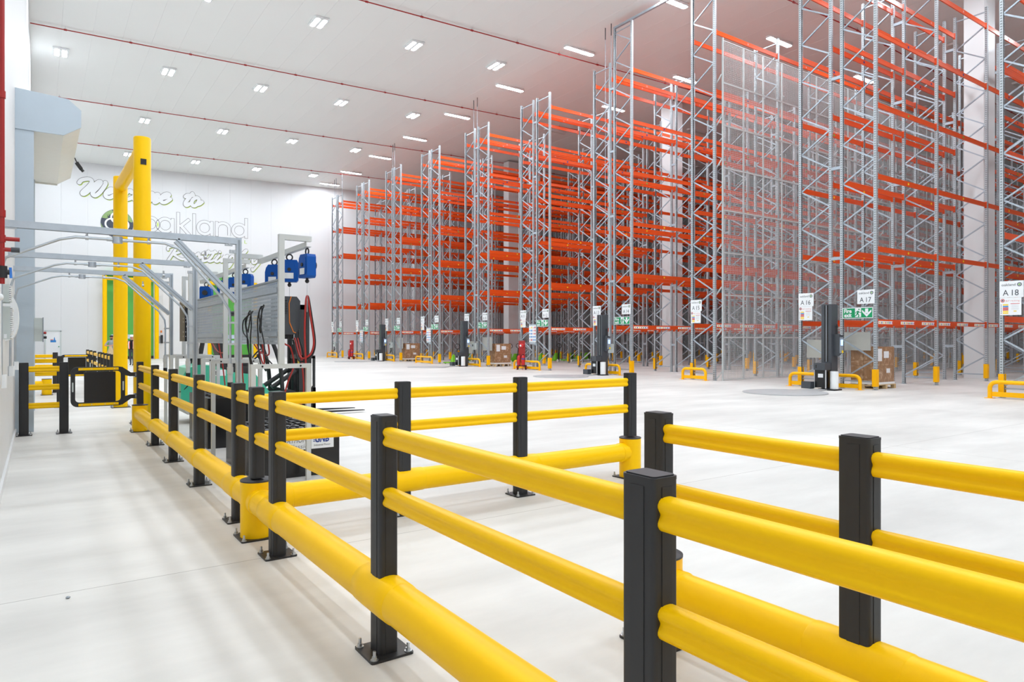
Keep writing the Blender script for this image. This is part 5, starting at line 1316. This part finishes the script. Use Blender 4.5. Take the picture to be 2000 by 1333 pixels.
def ribbon(mb, pts, hw, y, m, dx=0, dz=0):
    """a flat stroke with round ends; it comes forward a hair along its length so that crossings do not coincide"""
    P = [Vector((p[0]+dx, p[1]+dz, 0)) for p in pts]
    if len(P) > 2: P = catmull(P, 7)
    k = len(P); L_, R_ = [], []
    for i in range(k):
        d = (P[min(i+1, k-1)]-P[max(i-1, 0)]).normalized(); nn = Vector((-d.y, d.x, 0))*hw
        L_.append(P[i]+nn); R_.append(P[i]-nn)
    yy = lambda i: y-0.00012*i
    vs = [(v.x, yy(i), v.y) for i, v in enumerate(L_)]+[(v.x, yy(i), v.y) for i, v in enumerate(R_)]
    mb.add(vs, [(i, i+1, k+i+1, k+i) for i in range(k-1)], m)
    for p, q, i in ((P[0], P[1], 0), (P[-1], P[-2], k-1)):
        d = (p-q).normalized(); a0 = math.atan2(d.y, d.x)
        arc = [(p.x+hw*math.cos(a0+R(u)), yy(i), p.y+hw*math.sin(a0+R(u))) for u in range(-90, 91, 20)]
        mb.add(arc, [tuple(range(len(arc)))], m)
def lettering(name, label, strokes, hw, line, shadow, square=False):
    t = thing(name, label, 'lettering', (strokes[0][1][0][0][0], YB-0.01, strokes[0][1][0][0][1]))
    for q, (ch, sts) in enumerate(strokes):
        b = MB()
        for j, s in enumerate(sts):
            e = 0.0004*(q % 7)+0.003*j
            if shadow: ribbon(b, s, hw+line*0.6, YB-0.006-e, 2, 0.045, -0.055)
            ribbon(b, s, hw+line, YB-0.032-e, 0)
            ribbon(b, s, hw, YB-0.060-e, 1)
        obj('letter', b, ['wall_ink', 'wall_white', 'ink_lime'], t)
    return t
lettering('script_lettering', 'large script lettering reading Welcome to on the back wall', WALL_STROKES['welcome'], 0.15, 0.03, True)
lettering('script_lettering', 'smaller script lettering reading Knottingley on the back wall', WALL_STROKES['knot'], 0.105, 0.026, True)
def block(strokes):
    """upright bars get square ends: outlined plates instead of ribbons"""
    t = thing('wall_wordmark', 'outlined round letters reading oakland on the back wall', 'lettering', (8, YB-0.01, 10.5))
    hw, line = 0.118, 0.026
    for ch, sts in strokes:
        b = MB()
        for w_, m, y0_ in ((hw+line, 0, YB-0.012), (hw, 1, YB-0.026)):
            for j, s in enumerate(sts):
                y = y0_-0.003*j
                if len(s) == 2:
                    a, c = Vector((s[0][0], s[0][1], 0)), Vector((s[1][0], s[1][1], 0)); d = (c-a).normalized(); nn = Vector((-d.y, d.x, 0))*w_; e = d*w_
                    q = [a-e+nn, c+e+nn, c+e-nn, a-e-nn]
                    b.add([(v.x, y, v.y) for v in q], [(0,1,2,3)], m)
                else:
                    P = [Vector((p[0], p[1], 0)) for p in s]
                    if len(P) < 20: P = catmull(P, 6)
                    closed = (P[0]-P[-1]).length < 0.05
                    if closed: P = P[:-1]
                    k = len(P)
                    L_, R_ = [], []
                    for i in range(k):
                        d = (P[(i+1) % k]-P[i-1]) if closed else (P[min(i+1, k-1)]-P[max(i-1, 0)])
                        d.normalize(); nn = Vector((-d.y, d.x, 0))*w_
                        L_.append(P[i]+nn); R_.append(P[i]-nn)
                    vs = [(v.x, y, v.y) for v in L_]+[(v.x, y, v.y) for v in R_]
                    b.add(vs, [(i, (i+1) % k, k+(i+1) % k, k+i) for i in range(k if closed else k-1)], m)
        obj('letter', b, ['wall_ink', 'wall_white'], t)
    b = MB()
    n = 12
    lens = lambda rx, rz_, y, m: b.add([(8.29+rx*math.sin(math.pi*2*i/n), y, 11.34+rz_*math.cos(math.pi*2*i/n)*(1-0.25*abs(math.sin(math.pi*2*i/n)))) for i in range(n)], [tuple(range(n))], m)
    lens(0.155, 0.44, YB-0.045, 0); lens(0.115, 0.36, YB-0.05, 1); lens(0.06, 0.24, YB-0.055, 2)
    obj('leaf', b, ['wall_ink', 'sign_white', 'ink_lime'], t)
    b = MB(); add_text(b, 'INTERNATIONAL', 0.42, lambda a, c: (9.5+a, YB-0.012, 10.31+c), width=6.03, spacing=1.5)
    obj('lettering', b, 'ink_lime', t)
block(WALL_STROKES['oak'])
t = thing('globe_emblem', 'round dark and green globe emblem with three white rings on the back wall', 'emblem', (5.3, YB-0.01, 9.96))
CX, CZ, RR_ = 5.305, 11.13, 1.17
def disc(b, cx, cz, r, y, m, n=40): b.add([(cx+r*math.cos(2*math.pi*i/n), y, cz+r*math.sin(2*math.pi*i/n)) for i in range(n)], [tuple(range(n))], m)
def annulus(b, cx, cz, r0, r1, y, m, n=40):
    b.add([(cx+r0*math.cos(2*math.pi*i/n), y, cz+r0*math.sin(2*math.pi*i/n)) for i in range(n)]+[(cx+r1*math.cos(2*math.pi*i/n), y, cz+r1*math.sin(2*math.pi*i/n)) for i in range(n)],
          [(i, (i+1) % n, n+(i+1) % n, n+i) for i in range(n)], m)
b = MB(); disc(b, CX, CZ, RR_, YB-0.010, 0); obj('disc', b, 'ink_slate', t)
def patch(pts): 
    return [(CX+RR_*r*math.cos(R(a)), YB-0.014, CZ+RR_*r*math.sin(R(a))) for a, r in pts]
b = MB()
for pts in ([(160, .985), (150, .985), (140, .985), (130, .985), (120, .985), (110, .985), (104, .86), (112, .7), (122, .62), (126, .78), (136, .7), (140, .82), (148, .66), (156, .74)],
            [(60, .985), (48, .985), (36, .985), (24, .985), (14, .985), (10, .9), (18, .78), (24, .62), (36, .55), (50, .6), (58, .8)],
            [(182, .985), (195, .985), (208, .985), (222, .985), (236, .985), (228, .82), (210, .86), (194, .93)],
            [(300, .985), (312, .985), (320, .985), (316, .8), (306, .72), (296, .84)]):
    v = patch(pts); c = sum((Vector(p) for p in v), Vector())/len(v)
    b = MB(); b.add([tuple(c)]+v, [(0, i+1, (i+1) % len(v)+1) for i in range(len(v))], 0)
    obj('land_patch', b, 'ink_olive', t)
b = MB()
for k, (dx, dz) in enumerate(((-0.40, -0.06), (0.40, -0.06), (0.0, 0.48))): 
    b = MB(); annulus(b, CX+dx, CZ+dz, 0.49, 0.36, YB-0.018-0.003*k, 0); obj('ring', b, 'sign_white', t)
b = MB(); disc(b, CX, CZ+0.05, 0.2, YB-0.03, 0); obj('core', b, 'ink_lime', t)

# ------------------------------------------------------------------ floor scraps
for k, (x, y, s) in enumerate(((0.15, 5.03, 0.014), (9.2, 17.6, 0.03))):
    b = MB().ball((x, y, s*0.5), s, 0, 7, 5, 0.5); o = obj('stone_chip', b, 'galv_dark')
    tag(o, ('small grey chip lying on the walkway floor', 'pale scrap lying on the open floor')[k], 'debris')

# ------------------------------------------------------------------ people by the left green door
def skin_mesh(name, verts, edges, radii, root, mats, sub=1):
    me = bpy.data.meshes.new(name); me.from_pydata([tuple(v) for v in verts], edges, [])
    o = bpy.data.objects.new(name, me); COL.objects.link(o)
    md = o.modifiers.new('skin', 'SKIN')
    for i, r in enumerate(radii):
        sv = me.skin_vertices[0].data[i]; sv.radius = (r, r) if not isinstance(r, tuple) else r
        sv.use_root = (i == root)
    md.use_smooth_shade = True
    o.modifiers.new('sub', 'SUBSURF').levels = sub; o.modifiers['sub'].render_levels = sub
    bpy.context.view_layer.update()
    dg = bpy.context.evaluated_depsgraph_get()
    nm = bpy.data.meshes.new_from_object(o.evaluated_get(dg))
    bpy.data.objects.remove(o); bpy.data.meshes.remove(me)
    nm.materials.clear()
    for k in mats: nm.materials.append(M(k))
    return nm
def person(label, x, y, face, pose, mats, hat):
    """local frame: +y forward, z up; one continuous body, coloured by region"""
    t = thing('person', label, 'person', (x, y, 0)); t.scale = (1.03, 1.03, 1.03); t.rotation_euler = (0, 0, face)
    J = [(0,0,0.98), (0,0,1.12), (0,0.0,1.30), (0,0,1.46), (0,0,1.56), (0,0.02,1.66), (0,0.015,1.77)]
    rad = [(0.17,0.12), (0.155,0.11), (0.185,0.12), (0.13,0.10), 0.058, (0.085,0.1), 0.075]
    E_ = [(0,1),(1,2),(2,3),(3,4),(4,5),(5,6)]
    def chain(start, pts, rs):
        p = start
        for q, r in zip(pts, rs): J.append(q); rad.append(r); E_.append((p, len(J)-1)); p = len(J)-1
        return p
    for s, arm in ((-1, pose['left']), (1, pose['right'])):
        chain(3, [(s*0.19, 0, 1.44)]+arm, [0.068, 0.048, 0.036, 0.032])
    for s, leg in ((-1, pose['lleg']), (1, pose['rleg'])):
        chain(0, [(s*0.1, 0, 0.90)]+leg, [0.1, 0.066, 0.042, 0.04, 0.036])
    me = skin_mesh('body', J, E_, rad, 0, mats, 2)
    for p in me.polygons:
        c = p.center; p.use_smooth = True
        r = math.hypot(c.x, c.y)
        if c.z > 1.545: k = 0
        elif c.z < 0.96: k = 2 if c.z > 0.10 else 3
        else: k = 1
        if k == 1 and pose['sleeve'](c): k = 0
        p.material_index = k
    o = bpy.data.objects.new('body', me); COL.objects.link(o); o.parent = t
    def part(nm, b, m): 
        o = bpy.data.objects.new(nm, b.mesh(nm, [m])); COL.objects.link(o); o.parent = t; return o
    b = MB()
    for s in (-1, 1): b.ball((s*0.033, 0.108, 1.70), 0.011, 0, 8, 6)
    part('eyes', b, 'hair_dark')
    b = MB().ball((0, 0.122, 1.665), 0.017, 0, 8, 6, 1.6)
    for s in (-1, 1): b.ball((s*0.088, 0.015, 1.675), 0.024, 0, 8, 6, 1.4)
    part('nose_and_ears', b, 'skin')
    b = MB().box(-0.025, 0.025, 0.1, 0.112, 1.612, 1.62); part('mouth', b, 'ink_red')
    for s, arm in ((-1, pose['left']), (1, pose['right'])):
        w, h = Vector(arm[1]), Vector(arm[2]); d = (h-w).normalized(); side = d.cross(Vector((0, 0, 1)))
        if side.length < 0.1: side = Vector((1, 0, 0))
        side.normalize(); curl = d.cross(side)
        vs = [tuple(h-d*0.02), tuple(h+d*0.03)]; es = [(0, 1)]; rs = [0.028, 0.036]
        for q, ln in ((-0.027, .066), (-0.009, .076), (0.009, .072), (0.027, .056)):
            a = h+d*0.06+side*q
            for u in (0, 1, 2):
                vs.append(tuple(a+d*ln*(0, .55, .85)[u]+curl*ln*(0, .2, .55)[u])); rs.append((.011, .0095, .008)[u])
                es.append((1 if u == 0 else len(vs)-2, len(vs)-1))
        vs.append(tuple(h+side*0.045+d*0.03)); rs.append(.012); es.append((1, len(vs)-1))
        vs.append(tuple(h+side*0.055+d*0.065+curl*0.02)); rs.append(.01); es.append((len(vs)-2, len(vs)-1))
        hm = skin_mesh('hand', vs, es, rs, 0, ['skin'], 1)
        for p in hm.polygons: p.use_smooth = True
        ho = bpy.data.objects.new('hand', hm); COL.objects.link(ho); ho.parent = t
    hat(part)
    return t
def beanie(part):
    b = MB().ball((0, 0.01, 1.735), 0.108, 0, 16, 10, 0.85)
    b.v = [(v[0], v[1], max(v[2], 1.725)) for v in b.v]; b.tube([(0.108*math.cos(R(a)), 0.01+0.108*math.sin(R(a)), 1.735) for a in range(0, 360, 20)], 0.014, 6, closed=True)
    part('beanie', b, 'cloth_black')
    b = MB().ball((0, 0.07, 1.60), 0.065, 0, 12, 8, 0.75); part('beard', b, 'hair_dark')
p1 = person('bearded person in a black beanie and grey shirt holding a beige cloth', 3.70, 48.5, R(168),
    dict(left=[(-0.34, 0.1, 1.22), (-0.1, 0.3, 1.22), (-0.04, 0.33, 1.22)], right=[(0.34, 0.1, 1.2), (0.12, 0.3, 1.2), (0.05, 0.34, 1.2)],
         lleg=[(-0.11, 0.02, 0.5), (-0.12, 0, 0.09), (-0.12, 0.07, 0.045), (-0.12, 0.16, 0.04)], rleg=[(0.11, 0.02, 0.5), (0.12, 0, 0.09), (0.12, 0.07, 0.045), (0.12, 0.16, 0.04)],
         sleeve=lambda c: math.hypot(c.x, c.y) > 0.28 and c.z < 1.27), ['skin', 'shirt_grey', 'trouser_grey', 'rubber'], beanie)
# the cloth he holds: gathered at the hands, falling in folds
b = MB(); n = 28; rings = []
for k in range(9):
    u = k/8; z = 1.2-u*0.78; ring = []
    for i in range(n):
        a = 2*math.pi*i/n; r = (0.05+0.17*u**0.8)*(1+0.22*math.sin(a*6+u*2)*min(1, u*2))
        ring.append((0.0+r*math.cos(a)*1.1, 0.42+r*math.sin(a)*0.4, z))
    rings += ring
b.add(rings, [(k*n+i, k*n+(i+1) % n, (k+1)*n+(i+1) % n, (k+1)*n+i) for k in range(8) for i in range(n)], 0, True)
b.add(rings[:n], [tuple(range(n))], 0)
me = b.mesh('held_cloth', ['cloth_beige'], 80); o = bpy.data.objects.new('held_cloth', me); COL.objects.link(o)
o.location = (3.69, 48.46, 0); o.rotation_euler = (0, 0, R(168)); tag(o, 'crumpled beige cloth held by the person in the beanie', 'cloth')
def helmet(part):
    b = MB().ball((0, 0.005, 1.74), 0.125, 0, 18, 10, 0.95)
    b.v = [(v[0], v[1]*1.12, max(v[2], 1.735)) for v in b.v]; b.tube([(0.13*math.cos(R(a)), 0.01+0.155*math.sin(R(a)), 1.737) for a in range(0, 360, 20)], 0.009, 6, closed=True)
    part('helmet', b, 'film_white')
    b = MB()   # open hi-vis vest panels over the jacket
    for s in (-1, 1): b.tube(catmull([(s*0.12, 0.105, 1.45), (s*0.13, 0.14, 1.32), (s*0.13, 0.135, 1.15), (s*0.12, 0.135, 1.0)], 4), [0.05]*13, 8)
    part('vest', b, 'hivis')
    b = MB()
    for s in (-1, 1): b.tube(catmull([(s*0.12, 0.125, 1.46), (s*0.13, 0.165, 1.32), (s*0.13, 0.16, 1.15), (s*0.12, 0.16, 1.02)], 4), [0.032]*13, 8)
    part('reflective_band', b, 'reflective')
    b = MB().ball((0.3, 0.16, 0.97), 0.06, 0, 10, 8, 1.3); part('orange_glove', b, 'hivis')
p2 = person('person in a white helmet, black jacket and orange vest, half hidden by the yellow post', 4.79, 48.5, R(160),
    dict(left=[(-0.32, 0.02, 1.2), (-0.26, 0.16, 1.02), (-0.24, 0.2, 0.98)], right=[(0.33, -0.02, 1.2), (0.3, 0.12, 1.04), (0.3, 0.16, 1.0)],
         lleg=[(-0.1, 0.1, 0.52), (-0.1, 0.1, 0.09), (-0.1, 0.17, 0.045), (-0.1, 0.26, 0.04)], rleg=[(0.1, -0.04, 0.5), (0.1, -0.16, 0.11), (0.1, -0.09, 0.05), (0.1, 0.0, 0.04)],
         sleeve=lambda c: False), ['skin', 'cloth_black', 'trouser_grey', 'rubber'], helmet)
